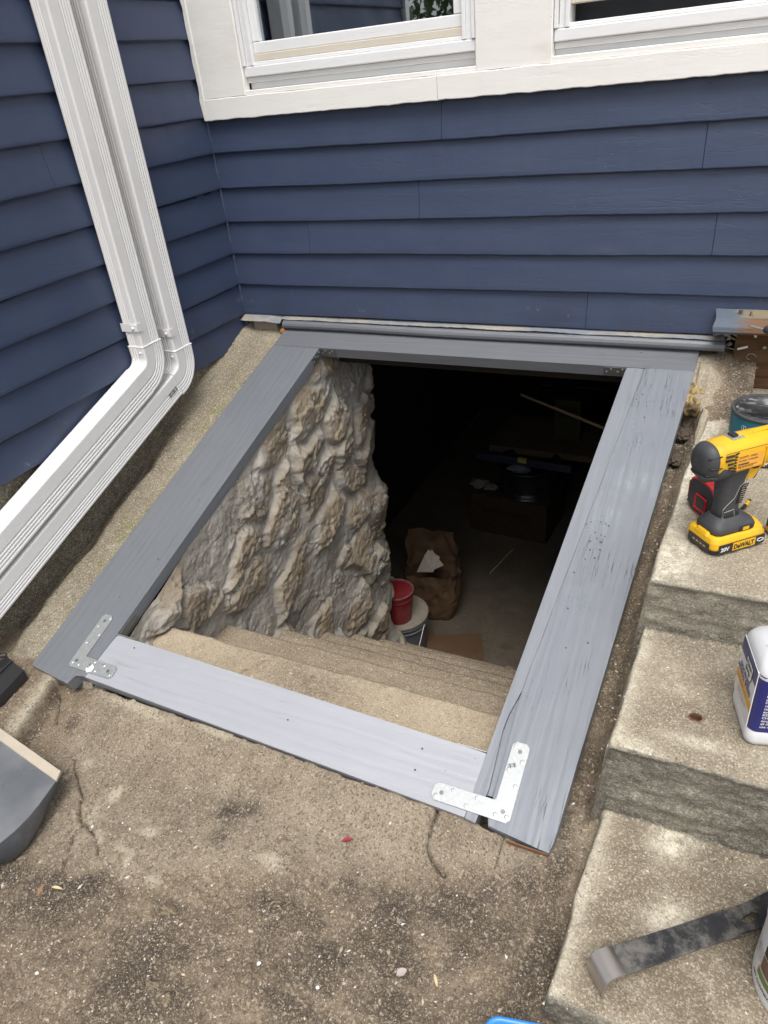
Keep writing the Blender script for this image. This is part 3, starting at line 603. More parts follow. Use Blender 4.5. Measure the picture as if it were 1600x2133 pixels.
# ------------------------------------------------------------ downspouts
def spout(y0, y1, zel, lab, barcode, straplow):
    """corrugated rectangular pipe, y0..y1 wide, x .025...085 deep; elbow at zel turning along -y down 18 deg"""
    t_ = thing('downspout', lab, 'downspout', (.025, (y0+y1)/2, zel))
    cx, cy = .055, (y0+y1)/2; hw, hd = (y1-y0)/2, .030
    def prof(sc=0., groove=.0023):
        # outline in (a: along +x depth, b: along y) with flutes on faces
        pts = []
        def face(p0, p1, nx, ny, spans):
            n_ = 56
            for i in range(n_):
                s = i/n_; g = 0
                for a, b, k in spans:
                    if a < s < b: g = groove*(.5-.5*math.cos(2*math.pi*k*(s-a)/(b-a)))
                pts.append((p0[0]+(p1[0]-p0[0])*s-nx*g, p0[1]+(p1[1]-p0[1])*s-ny*g))
        r = .006; X1, Y1 = hd+sc, hw+sc
        face((X1, -Y1+r), (X1, Y1-r), 1, 0, [(.45, .97, 4)])            # +x face (toward viewer)
        for a in (22, 45, 67): pts.append((X1-r+r*math.cos(R_(a)), Y1-r+r*math.sin(R_(a))))
        face((X1-r, Y1), (-X1+r, Y1), 0, 1, [(.1, .9, 4)])
        for a in (112, 135, 157): pts.append((-X1+r+r*math.cos(R_(a)), Y1-r+r*math.sin(R_(a))))
        face((-X1, Y1-r), (-X1, -Y1+r), -1, 0, [(.1, .9, 4)])
        for a in (202, 225, 247): pts.append((-X1+r+r*math.cos(R_(a)), -Y1+r+r*math.sin(R_(a))))
        face((-X1+r, -Y1), (X1-r, -Y1), 0, -1, [(.06, .62, 3)])          # -y face
        for a in (292, 315, 337): pts.append((X1-r+r*math.cos(R_(a)), -Y1+r+r*math.sin(R_(a))))
        return pts
    def sec(P_, fr, pr): return [P_+Vector((1, 0, 0))*a+fr*b for a, b in pr]
    yv = Vector((0, 1, 0)); pr = prof()
    bm = NB(); loft(bm, [sec(Vector((cx, cy, z)), yv, pr) for z in np.linspace(zel+.004, 5.0, 30)]); obj('pipe', bm, MSPOUT, t_, True)
    pr2 = prof(.0022)
    bm = NB(); loft(bm, [sec(Vector((cx, cy, zel+z)), yv, prof(.0022+e)) for z, e in ((-.001, 0), (.032, .0005), (.034, .0018), (.036, .0018), (.037, -.001))]); obj('collar', bm, MSPOUT, t_, True)
    # elbow arc: direction turns from -z to (0,-cos18,-sin18)
    bm = NB(); secs = []; Rr = .030+hw; c = Vector((cx, cy-Rr, zel)); n_ = 12; tot = 72
    for i in range(n_+1):
        a = R_(tot*i/n_); P_ = c+Vector((0, math.cos(a), -math.sin(a)))*Rr; secs.append(sec(P_, Vector((0, math.cos(a), -math.sin(a))), pr2))
    dirv = Vector((0, -math.sin(R_(tot)), -math.cos(R_(tot)))); fr = Vector((0, math.cos(R_(tot)), -math.sin(R_(tot))))
    secs.append(sec(P_+dirv*.018, fr, pr2)); loft(bm, secs); obj('elbow', bm, MSPOUT, t_, True)
    P1 = P_+dirv*.014; pr3 = prof(-.0012)
    bm = NB(); loft(bm, [sec(P1+dirv*s, fr, prof(.0035 if not barcode else -.0012)) for s in np.linspace(0, 1.9, 8)]); obj('lower_pipe', bm, MSPOUT, t_, True)
    # strap stub with screw
    zs_ = zel+straplow; bm = NB(); box(bm, .02, .0855, y0-.0035, y0-.001, zs_, zs_+.026); box(bm, .0852, .0875, y0-.004, y0+.016, zs_, zs_+.026); box(bm, .060, .090, y0-.006, y0-.004, zs_+.002, zs_+.024, bev=.001)
    st_ = obj('strap', bm, MSPOUT, t_, True)
    bm = NB(); lathe(bm, [(.0055, 0), (.005, .003), (.003, .006), (.0001, .006)], 6, T(.072, y0-.006, zs_+.013) @ RX(90)); st2 = obj('screw', bm, MSPOUT, t_, True)
    bm = NB(); lathe(bm, [(.0048, 0), (.0045, .003), (.0001, .005)], 6, T(.070, y0-.0025, zel+.016) @ RX(90)); obj('screw', bm, MSPOUT, t_, True)
    if barcode:
        M = Matrix.Translation(P1+dirv*.02+Vector((hd-.0005, 0, 0))-fr*.0) @ Matrix(((0, 0, 1, 0), (dirv.y, fr.y, 0, 0), (dirv.z, fr.z, 0, 0), (0, 0, 0, 1)))
        bm = NB(); x = .006
        for i in range(12):
            w_ = random.choice((.0008, .0014, .002)); box(bm, x, x+w_, -.004, .012, .0002, .0006, M=M); x += .0030 if i != 6 else .006
        for i in range(5): box(bm, .040-.034-.010, .040-.036-.001, -.004+i*.0032, -.0025+i*.0032, .0002, .0006, M=M)
        obj('bar_code', bm, MINKB, t_, True)
spout(-.662, -.577, .052, 'left white fluted downspout bending forward over the curb', False, .085)
spout(-.525, -.440, -.010, 'right white fluted downspout with black bar code on its elbow', True, .085)

# ------------------------------------------------------------ cellar: stair, stone wall, room
FL = -2.08
ed = [(-1.163, -.573), (-.921, -.770), (-.66, -1.0), (-.41, -1.222), (-.19, -1.42), (.04, -1.64), (.27, -1.86)]
prof = [(-1.395, -.5735)]
for i, (y, z) in enumerate(ed):
    prof += [(y-.012, z-.000), (y-.004, z-.002), (y, z-.010)]
    zn = ed[i+1][1] if i+1 < len(ed) else FL
    prof += [(y-.006, zn+.012), (y+.006, zn+.001)]
prof.append((.5, FL))
pp = []
for (a, b), (c, d) in zip(prof[:-1], prof[1:]):
    L = math.hypot(c-a, d-b); k = max(1, int(L/.008))
    for i in range(k): pp.append((a+(c-a)*i/k, b+(d-b)*i/k))
pp = np.array(pp); xs = np.arange(.30, 1.62, .008); X, I = np.meshgrid(xs, np.arange(len(pp)), indexing='ij')
Y = pp[I, 0]; Z = pp[I, 1]
edge_w = .006*fbm(X*5, Y*1+Z, 4, 4, .6)
Y = Y+edge_w+.003*fbm(X*20, Y*20, Z*20, 3); Z = Z+.004*fbm(X*6, Y*6, Z*6, 4, .6)+.0012*fbm(X*60, Y*60, Z*60, 2)
slab2 = .004*sstep(.985, 1.0, X+.02*fbm(Y*20, 0, 1, 3))*(Y < -1.15); Z = Z+slab2
d = segdist(X+.006*fbm(X*30, Y*30, 1, 3), Y, [(.71, -1.33), (.725, -1.25), (.78, -1.17)]); cr = np.exp(-(d/.003)**2); Z -= .003*cr*(Y < -1.15)
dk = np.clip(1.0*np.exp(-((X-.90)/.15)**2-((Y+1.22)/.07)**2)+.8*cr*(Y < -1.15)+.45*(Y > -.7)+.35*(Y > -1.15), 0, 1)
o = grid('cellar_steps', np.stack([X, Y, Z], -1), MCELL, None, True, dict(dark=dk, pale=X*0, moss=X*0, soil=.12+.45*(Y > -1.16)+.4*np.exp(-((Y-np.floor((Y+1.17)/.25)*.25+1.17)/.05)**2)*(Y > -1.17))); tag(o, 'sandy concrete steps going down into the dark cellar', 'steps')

def stone_wall():
    # parameter s runs along +y, wraps round the far end toward -x; t runs down
    s = np.arange(-1.47, .30+.42, .0042); zt = np.arange(0, 1, 1/430); Sg, Tg = np.meshgrid(s, zt, indexing='ij')
    r = .09; ye = .30; a = np.clip((Sg-(ye-r))/(r*math.pi/2), 0, 1)*math.pi/2; rest = np.maximum(0, Sg-(ye-r)-r*math.pi/2)
    Yb = np.minimum(Sg, ye-r)+r*np.sin(a); Xb = .392-(r-r*np.cos(a))-rest
    topz = np.where(Yb < .03, rail_z(np.minimum(Yb, -.02))-.036, -.10)
    Zb = topz+(FL-.02-topz)*Tg
    nx, ny = np.cos(a), np.sin(a)
    # stones: elongated cells, long axis leaning down to the right
    U, V = Sg*1.0, Zb
    u = (U*.96+V*.28); v = (-U*.28+V*.96)
    wu = u+.05*fbm(U*5, V*5, 1, 4); wv = v+.045*fbm(U*5, V*5, 7, 4)
    rg = np.random.default_rng(21); best = np.full(U.shape, 1e9); sec_ = best.copy(); idx = np.zeros(U.shape, int); pts = []
    gu = np.arange(-2.6, 1.4, .235); gv = np.arange(-2.2, 1.3, .165)
    for i, a_ in enumerate(gu):
        for b_ in gv: pts.append((a_+rg.uniform(-.09, .09), b_+rg.uniform(-.06, .06)+(i % 2)*.075, rg.uniform(.7, 1.5), rg.uniform(-.5, .5)))
    for k, (a_, b_, sc_, ro) in enumerate(pts):
        c_, s_ = math.cos(ro), math.sin(ro); du = (wu-a_); dv = (wv-b_)
        if np.min(np.abs(du)) > .35 or np.min(np.abs(dv)) > .3: continue
        d_ = np.sqrt(((du*c_+dv*s_)/1.35)**2+((-du*s_+dv*c_)/.95)**2)/sc_
        m1 = d_ < best; sec_ = np.where(m1, best, np.minimum(sec_, d_)); idx = np.where(m1, k, idx); best = np.where(m1, d_, best)
    f = sec_-best
    dome = sstep(.004, .040+.03*fbm(U*6, V*6, 8, 2), f+.010*fbm(U*22, V*22, 15, 4))
    rk = np.random.default_rng(4); hk = rk.uniform(-.6, 1.1, len(pts)+1)[idx]; tilt = rk.uniform(-1, 1, (len(pts)+1, 2))[idx]
    cu = np.array([p[0] for p in pts]+[0])[idx]; cv = np.array([p[1] for p in pts]+[0])[idx]
    present = (rk.uniform(0, 1, len(pts)+1) > .25)[idx]
    def facets(a_, b_, sc_, seed):
        """broken-rock facets: every small cell is a plane with its own height and tilt"""
        a_ = a_*sc_; b_ = b_*sc_*1.35; rr = np.random.default_rng(seed).uniform(0, 1, (256, 5)); ia, ib = np.floor(a_).astype(int), np.floor(b_).astype(int)
        b1 = np.full(a_.shape, 1e9); b2 = b1.copy(); hh_ = np.zeros_like(a_)
        for da in (-1, 0, 1):
            for db in (-1, 0, 1):
                k_ = PERM[(PERM[(ia+da) & 255]+ib+db) & 255]; q_ = rr[k_]; pa = ia+da+q_[..., 0]; pb_ = ib+db+q_[..., 1]
                d_ = np.hypot(a_-pa, b_-pb_); pl = (q_[..., 2]-.5)+(a_-pa)*(q_[..., 3]-.5)*1.8+(b_-pb_)*(q_[..., 4]-.5)*1.8
                m_ = d_ < b1; b2 = np.where(m_, b1, np.minimum(b2, d_)); hh_ = np.where(m_, pl, hh_); b1 = np.where(m_, d_, b1)
        return hh_, b2-b1
    w1, w2 = .020*fbm(U*14, V*14, 3, 4, .6), .020*fbm(U*14, V*14, 9, 4, .6)
    fa, ea = facets(u+w1*1.6, v+w2*1.6, 7.5, 1); fb, eb = facets(u+w1, v+w2, 19, 2); fc, ec = facets(U+.4*w1, V+.4*w2, 46, 3)
    h = dome*(.018+.010*hk)*present + dome*present*(tilt[..., 0]*(wu-cu)*.12+tilt[..., 1]*(wv-cv)*.18)
    rough_ = .22+.50*dome*present
    h += .020*fbm(U*2.2, V*2.2, 3, 3)+.009*fa*rough_+.0075*fb*rough_*sstep(-.5, .3, fbm(U*5, V*5, 27, 3))+.0035*fc*rough_
    h += .007*fbm(u*6, v*8, 5, 5, .6)+.0030*fbm(U*45, V*45, 6, 4, .65)
    h -= .006*sstep(.10, .0, ea)*sstep(-.1, .3, fbm(U*6, V*6, 19, 3))
    fl = sstep(.30, .42, fbm(u*5+3, v*7, 16, 5, .6)); h += .007*fl                     # mortar flakes with crisp lips
    h += -.012*sstep(.3, 1, Tg)*sstep(-.3, .2, Yb)+.015*Tg
    bul = np.maximum(0, np.sin((Zb+.3)*7.1)*.5+.5)*sstep(-.1, .25, Yb); h += .030*bul*np.sin(Zb*13+1)
    h *= sstep(-.005, .05, Tg)*.85+.15
    X = Xb+nx*h; Y = Yb+ny*h*.8
    Z = Zb+.004*fbm(U*20, V*20, 9, 2)
    stone = np.clip(dome*present*sstep(.35, -.25, fbm(U*7, V*7, 12, 4)-.12+.25*fbm(U*30, V*30, 3, 3)), 0, 1)
    tone = rk.uniform(0, 1, len(pts)+1)[idx]
    o_ = grid('stone_wall', np.stack([X, Y, Z], -1), MST, None, True, dict(stone=stone, tone=tone), flip=True)
    return tag(o_, 'rough fieldstone and mortar wall beside the cellar steps', 'wall')
stone_wall()

room = thing('cellar_room', 'dark unlit cellar with concrete floor beyond the bottom of the steps', 'cellar', (1, 1.8, FL))
xs = np.arange(-.30, 2.4, .03); ys = np.arange(.2, 4.5, .03); X, Y = np.meshgrid(xs, ys, indexing='ij')
Z = FL+.004*fbm(X*3, Y*3, 2, 3)
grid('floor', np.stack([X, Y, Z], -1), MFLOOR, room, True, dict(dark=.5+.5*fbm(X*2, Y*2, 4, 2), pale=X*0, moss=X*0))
bm = NB()
def face4(bm, *v): bm.faces.new([bm.verts.new(p) for p in v])
face4(bm, (-.30, 4.45, FL), (2.4, 4.45, FL), (2.4, 4.45, -.1), (-.30, 4.45, -.1)); face4(bm, (-.30, .2, FL), (-.30, 4.5, FL), (-.30, 4.5, -.1), (-.30, .2, -.1))
face4(bm, (2.38, .2, FL), (2.38, 4.5, FL), (2.38, 4.5, -.1), (2.38, .2, -.1)); face4(bm, (-.31, .25, -.115), (2.39, .25, -.115), (2.39, 4.5, -.115), (-.31, 4.5, -.115))
face4(bm, (1.53, .31, FL), (2.4, .31, FL), (2.4, .31, -.1), (1.53, .31, -.1)); face4(bm, (-.31, .31, FL), (.33, .31, FL), (.33, .31, -.1), (-.31, .31, -.1))
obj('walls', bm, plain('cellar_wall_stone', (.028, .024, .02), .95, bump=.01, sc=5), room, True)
bm = NB()
for k in range(6): box(bm, -.28+k*.45, -.23+k*.45, .3, 4.4, -.30, -.118)
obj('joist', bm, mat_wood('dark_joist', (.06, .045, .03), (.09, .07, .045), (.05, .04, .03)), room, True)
# right side wall of the stairwell
ys = np.arange(-1.5, .32, .02); t = np.linspace(0, 1, 60); Yg, Tg = np.meshgrid(ys, t, indexing='ij'); tz = rail_z(Yg)-.04; Zg = tz+(FL-tz)*Tg
Xg = 1.53+.02*fbm(Yg*5, Zg*5, 33, 4)
o = grid('stairwell_wall', np.stack([Xg, Yg, Zg], -1), MST, None, True, dict(stone=Xg*0+.3, tone=Xg*0)); tag(o, 'shaded stone wall under the weathered right board', 'wall')

# ------------------------------------------------------------ right hand trench and concrete steps
def xl(y): return 1.675+(y+1.74)*.0435
def step_prof():
    pr = [(-1.756, -.66), (-1.752, -.52), (-1.746, -.507), (-1.735, -.5005), (-1.70, -.5), (-1.395, -.500), (-1.388, -.494), (-1.386, -.33), (-1.392, -.312), (-1.386, -.3035), (-1.36, -.3005), (-1.075, -.3), (-1.067, -.293), (-1.066, -.18), (-1.070, -.168), (-1.062, -.1615), (-1.03, -.160), (-.02, -.158), (.02, -.158)]
    out = []
    for (a, b), (c, d) in zip(pr[:-1], pr[1:]):
        L = math.hypot(c-a, d-b); k = max(1, int(round(L/.006)))
        for i in range(k): out.append((a+(c-a)*i/k, b+(d-b)*i/k))
    return np.array(out)
stoop = thing('concrete_steps', 'worn pale concrete steps rising beside the cellar frame', 'steps', (1.7, -.9, -.57))
sp = step_prof(); k = len(sp)
side = np.array([-.06, -.04, -.02, -.008]); xo = np.concatenate([[0]*4, [.0, .002, .006], np.arange(.012, 1.0, .006)])
dn = np.concatenate([[.20, .12, .06, .02], [.008, .002, .0], np.zeros(len(xo)-7)])
I, J = np.meshgrid(np.arange(k), np.arange(len(xo)), indexing='ij')
Y = sp[I, 0]; Z0 = sp[I, 1]; X = xl(Y)+xo[J]+np.where(J < 4, -dn[J]*.10, 0); Z = Z0-dn[J]
nz = np.gradient(sp[:, 0])/np.hypot(np.gradient(sp[:, 0]), np.gradient(sp[:, 1])); nyv = -np.gradient(sp[:, 1])/np.hypot(np.gradient(sp[:, 0]), np.gradient(sp[:, 1])); NZ, NY = nz[I], nyv[I]
riser = (np.abs(NZ) < .5).astype(float)
dd = .0045*fbm(X*6, Y*6, Z*6, 4, .6)+.0016*fbm(X*50, Y*50, Z*50, 3, .6)
dd = dd+riser*(.006*fbm(X*8, Y*8, Z*26, 5, .65)+.004*fbm(X*26, Y*26, Z*44, 3, .6))
topm = (J >= 6)
Xn = X+np.where(J < 7, .006*fbm(Y*9, Z*9, 6, 4), 0)
Zn = Z+dd*np.abs(NZ)*topm; Yn = Y+dd*NY*(J >= 4)
# sagging nosing lines, chipped edges
chip = np.maximum(0, fbm(X*11, Y*3, 8, 4, .6)-.25)*.02; near_nose = np.exp(-((Y+1.386)/.012)**2-((Z+.305)/.012)**2)+np.exp(-((Y+1.066)/.012)**2-((Z+.165)/.012)**2)+np.exp(-((Y+1.75)/.012)**2-((Z+.505)/.012)**2)
Zn -= chip*near_nose; Yn += chip*near_nose
# hole with rusty pipe stub in tread 2
hx, hy = at_z(1450, 1492, -.3)[:2]; hd_ = np.hypot((Xn-hx), (Yn-hy)*1.05); Zn -= .024*sstep(.0135, .0105, hd_)*(Zn > -.36)*topm; Zn += .003*np.exp(-((hd_-.017)/.006)**2)*topm*(riser < .5)
def sm(px, py, z, rx, ry, a=1.):
    c = at_z(px, py, z); return a*np.exp(-((Xn-c.x)/rx)**2-((Yn-c.y)/ry)**2)*(np.abs(Zn-z) < .03)
pale = np.clip(sm(1400, 1170, -.16, .05, .06)+sm(1480, 930, -.16, .03, .12)+sm(1400, 1760, -.5, .035, .035, 1.2)+sm(1395, 1920, -.5, .035, .035, 1.2)+sm(1450, 1545, -.3, .05, .012)+.8*sm(1340, 1560, -.3, .035, .02)+.6*np.exp(-((Xn-xl(Yn))/.02)**2)*(riser < .5)+.5*(Z0 > -.2)*(riser < .5)*(Y > -1.05)*(Xn < xl(Yn)+.05), 0, 1)
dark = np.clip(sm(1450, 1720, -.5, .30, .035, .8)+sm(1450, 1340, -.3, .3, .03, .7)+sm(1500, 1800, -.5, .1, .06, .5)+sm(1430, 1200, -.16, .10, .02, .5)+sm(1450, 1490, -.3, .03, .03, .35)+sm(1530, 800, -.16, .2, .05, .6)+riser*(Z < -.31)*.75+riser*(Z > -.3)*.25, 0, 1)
soil = np.where(Z0 < -.45, .95, np.where(Z0 < -.25, .72, .42))*(1-.8*np.exp(-((Xn-xl(Yn))/(.012+.03*np.clip(.5+1.6*fbm(Xn*9, Yn*9, 3, 4), 0, 1.6)))**2))*(1-.8*pale)
Pst = np.stack([Xn, Yn, Zn], -1)
o = grid('tread', Pst, MSTEP, stoop, True, dict(pale=pale*(1-riser), dark=dark, moss=dark*0, soil=soil)); o['label'] = 'whole cast flight of concrete treads and risers'
o.data.materials.append(MSTEPR); pm = riser[:-1, :-1].reshape(-1).astype(np.int32); o.data.polygons.foreach_set('material_index', pm)
bm = NB(); lathe(bm, [(.0125, -.03), (.0125, -.004), (.0105, -.003), (.0100, -.03)], 24, T(hx, hy, -.299) @ Matrix.Diagonal((1, .85, 1, 1)), cap=False); obj('pipe_stub', bm, mat_wood('rusty_iron', (.20, .09, .05), (.30, .17, .11), (.08, .04, .03), st=(1, 1, 1)), stoop, True)

# trench soil
xs = np.arange(1.50, 1.86, .0035); ys = np.arange(-1.50, .02, .0035); X, Y = np.meshgrid(xs, ys, indexing='ij')
Z = rail_z(Y)-.060; Z = np.maximum(Z, -.578)
wid = X-xl(Y); Z += .045*sstep(-.045, .002, wid)*sstep(-1.45, -1.3, Y)*1.0
Z += .011*fbm(X*16, Y*16, 2, 5, .65)-.006*sstep(.75, 1.1, ridged(X*11, Y*11, 4, 4))+.003*fbm(X*70, Y*70, 3, 2)
pit = np.exp(-((X-1.705)/.03)**2-((Y+.26)/.05)**2); Z -= .05*pit
Z = np.minimum(Z, rail_z(Y)-.043+1e3*(X > 1.62+(Y+1.49)*.053)); Z = np.where(Y < -1.44, np.minimum(Z, -.572-.01*(Y < -1.48)), Z)
pale = .5*np.exp(-((wid+.005)/.02)**2); dark = np.clip(.55+.6*fbm(X*9, Y*9, 3, 3)+pit-.6*np.exp(-((wid+.0)/.03)**2)+.6*np.exp(-((Y+.42)/.12)**2), 0, 1)
o = grid('ground', np.stack([X, Y, Z], -1), MD, None, True, dict(crack=X*0, pale=pale, dark=dark)); tag(o, kind='structure'); o.name = 'trench_soil'
# rocky concrete lump and yellow rock at the top of the trench
def rock(name, c, r, m, seed, parent=None, amp=.18, sub=4, rot=0, attrs=False, fr=3.):
    bm = NB(); bmesh.ops.create_icosphere(bm, subdivisions=sub, radius=1)
    co = np.array([v.co[:] for v in bm.verts]); n_ = 1+amp*fbm(co[:, 0]*fr/2+seed, co[:, 1]*fr/2, co[:, 2]*fr/2, 5, .6)*1.5
    M = T(*c) @ RZ(rot)
    for v, k_ in zip(bm.verts, n_): v.co = M @ Vector((v.co.x*r[0]*k_, v.co.y*r[1]*k_, v.co.z*r[2]*k_))
    return obj(name, bm, m, parent, world=parent is not None, smooth=True)
nr = N('yellow_brown_rock'); c_ = nr.mix(nr.rng(nr.noise(22, 8, .75), .4, .6), (.09, .06, .03), (.42, .32, .14)); c_ = nr.mix(nr.rng(nr.noise(35, 8, .8, off=4.), .55, .66), c_, (.06, .04, .03)); nr.bump(nr.noise(70, 6, .8), .004, .9)
MROCK = nr.done(c_, .9)
tag(rock('yellow_rock', (1.708, -.185, -.150), (.034, .075, .05), MROCK, 3.1, amp=.28, rot=-8), 'yellow and brown crumbling rock wedged between frame and steps', 'rock')
_x = np.arange(1.675, 1.825, .0025); _y = np.arange(-.235, .019, .0025); X, Y = np.meshgrid(_x, _y, indexing='ij')
Z = -.066-.070*sstep(1.735, 1.80, X+.02*fbm(X*14, Y*14, 2, 3))-.05*sstep(-.13, -.20, Y+.03*fbm(X*12, Y*12, 5, 4))+.010*fbm(X*10, Y*10, 7, 4)+.003*fbm(X*50, Y*50, 3, 3, .6)
_d = segdist(X+.006*fbm(X*30, Y*30, 1, 3), Y+.006*fbm(X*30, Y*30, 4, 3), [(1.685, -.115), (1.72, -.118), (1.755, -.105), (1.765, -.06)]); _g = np.exp(-(_d/.003)**2); Z -= .006*_g
Z = np.minimum(Z, rail_z(Y)-.012+1e3*(X > 1.705)); Z = np.where(X > 1.815, -.17, Z); Z = np.where(Y < -.225, -.22, Z)
tag(grid('concrete_lump', np.stack([X, Y, Z], -1), MSTEP, None, True, dict(dark=np.clip(_g+.9*np.exp(-((X-1.785)/.018)**2)*(Y > -.12), 0, 1), pale=X*0, moss=X*0, soil=X*0+.45)), 'grainy concrete lump filling the gap by the old wood block', 'concrete')
tag(rock('curb_ridge', (1.742, -.30, -.165), (.012, .15, .022), MSTEP, 5.5, amp=.12, sub=5, rot=-3), 'low concrete ridge along the top step edge', 'concrete')
for i, (px, py, r) in enumerate(((1300, 1440, .012), (1262, 1440, .010), (1320, 1330, .008), (1240, 1560, .009))):
    p = at_z(px, py, rail_z(-.9 if py > 1400 else -.8)-.04)
MC = plain('wet_clod_soil', (.085, .062, .045), .8, 0, .3, 40, .004)
for i, (x, y, r) in enumerate(((1.700, -.300, .024), (1.690, -.395, .027))):
    tag(rock('soil_clod', (x, y, rail_z(y)-.064), (r, r*1.5, r*.5), MC, i*2.3, amp=.42, sub=4, fr=5.), ('dark clod of soil right under the yellow rock', 'dark cracked soil clod second below the yellow rock')[i], 'clod', 'clods of soil in the trench')

# ------------------------------------------------------------ loose debris
def debris():
    me = bpy.data.meshes.new('gravel'); V = []; F = []; Cc = []
    rg = np.random.default_rng(11)
    pal = [(.75, .72, .65), (.55, .47, .36), (.42, .34, .24), (.25, .19, .13), (.12, .09, .07), (.62, .55, .42)]
    def gz(x, y):
        if x > 1.62 and y > -1.5: return None
        return -.572
    dg = bpy.context.evaluated_depsgraph_get()
    n = 0
    for k in range(9000):
        x, y = rg.uniform(.1, 1.72), rg.uniform(-2.12, -1.46)
        dens = .25+.75*float(y < -1.70)
        if rg.random() > dens: continue
        hit = None
        s = rg.choice([.0008, .0011, .0015, .0022, .0035], p=[.42, .32, .19, .055, .015]); c = pal[rg.choice(6, p=[.09, .16, .26, .24, .17, .08])]
        V.append((x, y, s)); Cc.append(c)
    for k in range(600):
        y = rg.uniform(-1.45, -.05); x = rg.uniform(1.60+(y+1.49)*.053+.01, xl(y)); s = rg.choice([.0008, .0012, .0018, .003]); V.append((x, y, s)); Cc.append(pal[rg.choice(6, p=[.05, .15, .25, .3, .2, .05])])
    for k in range(900):
        y = rg.uniform(-1.73, -.05); x = rg.uniform(xl(y), 2.0); s = rg.choice([.0008, .0012, .0018]); V.append((x, y, s)); Cc.append(pal[rg.choice(6)])
    for k in range(500):
        V.append((rg.uniform(.02, .2), rg.uniform(-1.4, -.1), rg.choice([.001, .0015, .002]))); Cc.append(pal[rg.choice(6)])
    for k in range(700):
        V.append((rg.uniform(.42, 1.43), rg.uniform(-1.33, -.5), rg.choice([.001, .0015, .002]))); Cc.append(pal[rg.choice(6)])
    verts = []; faces = []; cols = []
    S.view_layers[0].update()
    dgr = bpy.context.evaluated_depsgraph_get()
    from mathutils.bvhtree import BVHTree
    trees = [BVHTree.FromObject(bpy.data.objects[nm], dgr) for nm in ('ground', 'trench_soil', 'tread', 'curb', 'cellar_steps')]
    offs = [bpy.data.objects[nm].parent.location.copy() if bpy.data.objects[nm].parent else Vector() for nm in ('ground', 'trench_soil', 'tread', 'curb', 'cellar_steps')]
    for (x, y, s), c in zip(V, Cc):
        best = None
        for t_, o_ in zip(trees, offs):
            h_ = t_.ray_cast(Vector((x, y, 1.))-o_, Vector((0, 0, -1)))
            if h_[0] is not None:
                z = (h_[0]+o_).z
                if best is None or z > best: best = z
        if best is None: continue
        b0 = len(verts); el = rg.uniform(1, 2.6); a = rg.uniform(0, 6.28); fl = rg.uniform(.35, .9)
        base = [(el, 0, 0), (.2, .9, .1), (-el*.8, .3, 0), (-.3, -.9, .1), (.1, .1, fl), (0, 0, -.5)]
        for bx, by, bz in base:
            bx += rg.uniform(-.25, .25); by += rg.uniform(-.25, .25)
            verts.append((x+s*(bx*math.cos(a)-by*math.sin(a)), y+s*(bx*math.sin(a)+by*math.cos(a)), best+s*(bz+.2)))
        for f in ((0, 1, 4), (1, 2, 4), (2, 3, 4), (3, 0, 4), (1, 0, 5), (2, 1, 5), (3, 2, 5), (0, 3, 5)): faces.append([b0+i for i in f]); cols.append(c)
    me.from_pydata(verts, [], faces); ca = me.attributes.new('tint', 'FLOAT_COLOR', 'FACE'); ca.data.foreach_set('color', np.array([(*c, 1) for c in cols], np.float32).reshape(-1))
    nn = N('gravel_bits'); m = nn.done(nn.mix(nn.noise(200, 2), nn.attr('tint', 'Color'), nn.mix(.3, nn.attr('tint', 'Color'), (.3, .24, .17))), .9)
    o_ = finish(bpy.data.objects.new('gravel', me), m); tag(o_, 'loose grit and paint flakes scattered over the ground', 'gravel', kind='stuff')
debris()

# ------------------------------------------------------------ old sill and brown block at the top right
osill = thing('old_door_sill', 'weathered wooden sill with peeling blue paint resting on a brown block', 'sill', (1.73, -.06, .035))
bm = NB(); pr_ = [(-.016, .0775), (-.09, .0715), (-.108, .066), (-.118, .055), (-.120, .042), (-.112, .034), (-.016, .036)]
loft(bm, [[Vector((x+(.003*math.sin(i*2.1+y*70) if j == 0 else 0), y, z+.0015*float(fbm(x*12, y*9, 2, 2)))) for i, (y, z) in enumerate(pr_)] for j, x in enumerate(np.linspace(1.728, 2.5, 60))])
ns = N('weathered_sill'); g_ = ns.noise(45, 7, .7, st=(.07, 1, 1)); c_ = ns.mix(ns.rng(g_, .3, .7), (.10, .052, .027), (.18, .10, .052))
c_ = ns.mix(ns.rng(ns.math('ADD', ns.pos(1), ns.math('MULTIPLY', ns.noise(7, 6, .7, off=3.), .06)), .0, .02), c_, (.22, .185, .12))
c_ = ns.mix(ns.rng(ns.math('SUBTRACT', ns.math('MULTIPLY', ns.noise(14, 7, .7, off=5.), .20), ns.pos(0)), .0, .06), c_, (.095, .12, .155)); c_ = ns.mix(ns.rng(ns.noise(40, 8, .8, off=9.), .58, .7), c_, (.10, .08, .07))
ns.bump(g_, .003, .9); obj('board', bm, ns.done(c_, .8), osill, True)
for px, py in ((1545, 652), (1568, 655)):
    p = at_z(px, py, .078); bm = NB(); tube(bm, [p-Vector((0, 0, .004)), p+Vector((-.003, .002, .008))], [.004, .0055]); obj('rusty_nail', bm, MROCK, osill, True)
blk = thing('wood_block', 'stained brown timber block with nails under the old sill', 'block', (1.85, -.03, -.155))
bm = NB(); box(bm, 1.790, 2.5, -.030, .0, -.157, .032, bev=.002)
obj('timber', bm, mat_wood('stained_brown_timber', (.065, .033, .017), (.14, .078, .040), (.17, .09, .038), st=(.06, 1, 1), bd=.003), blk, True)
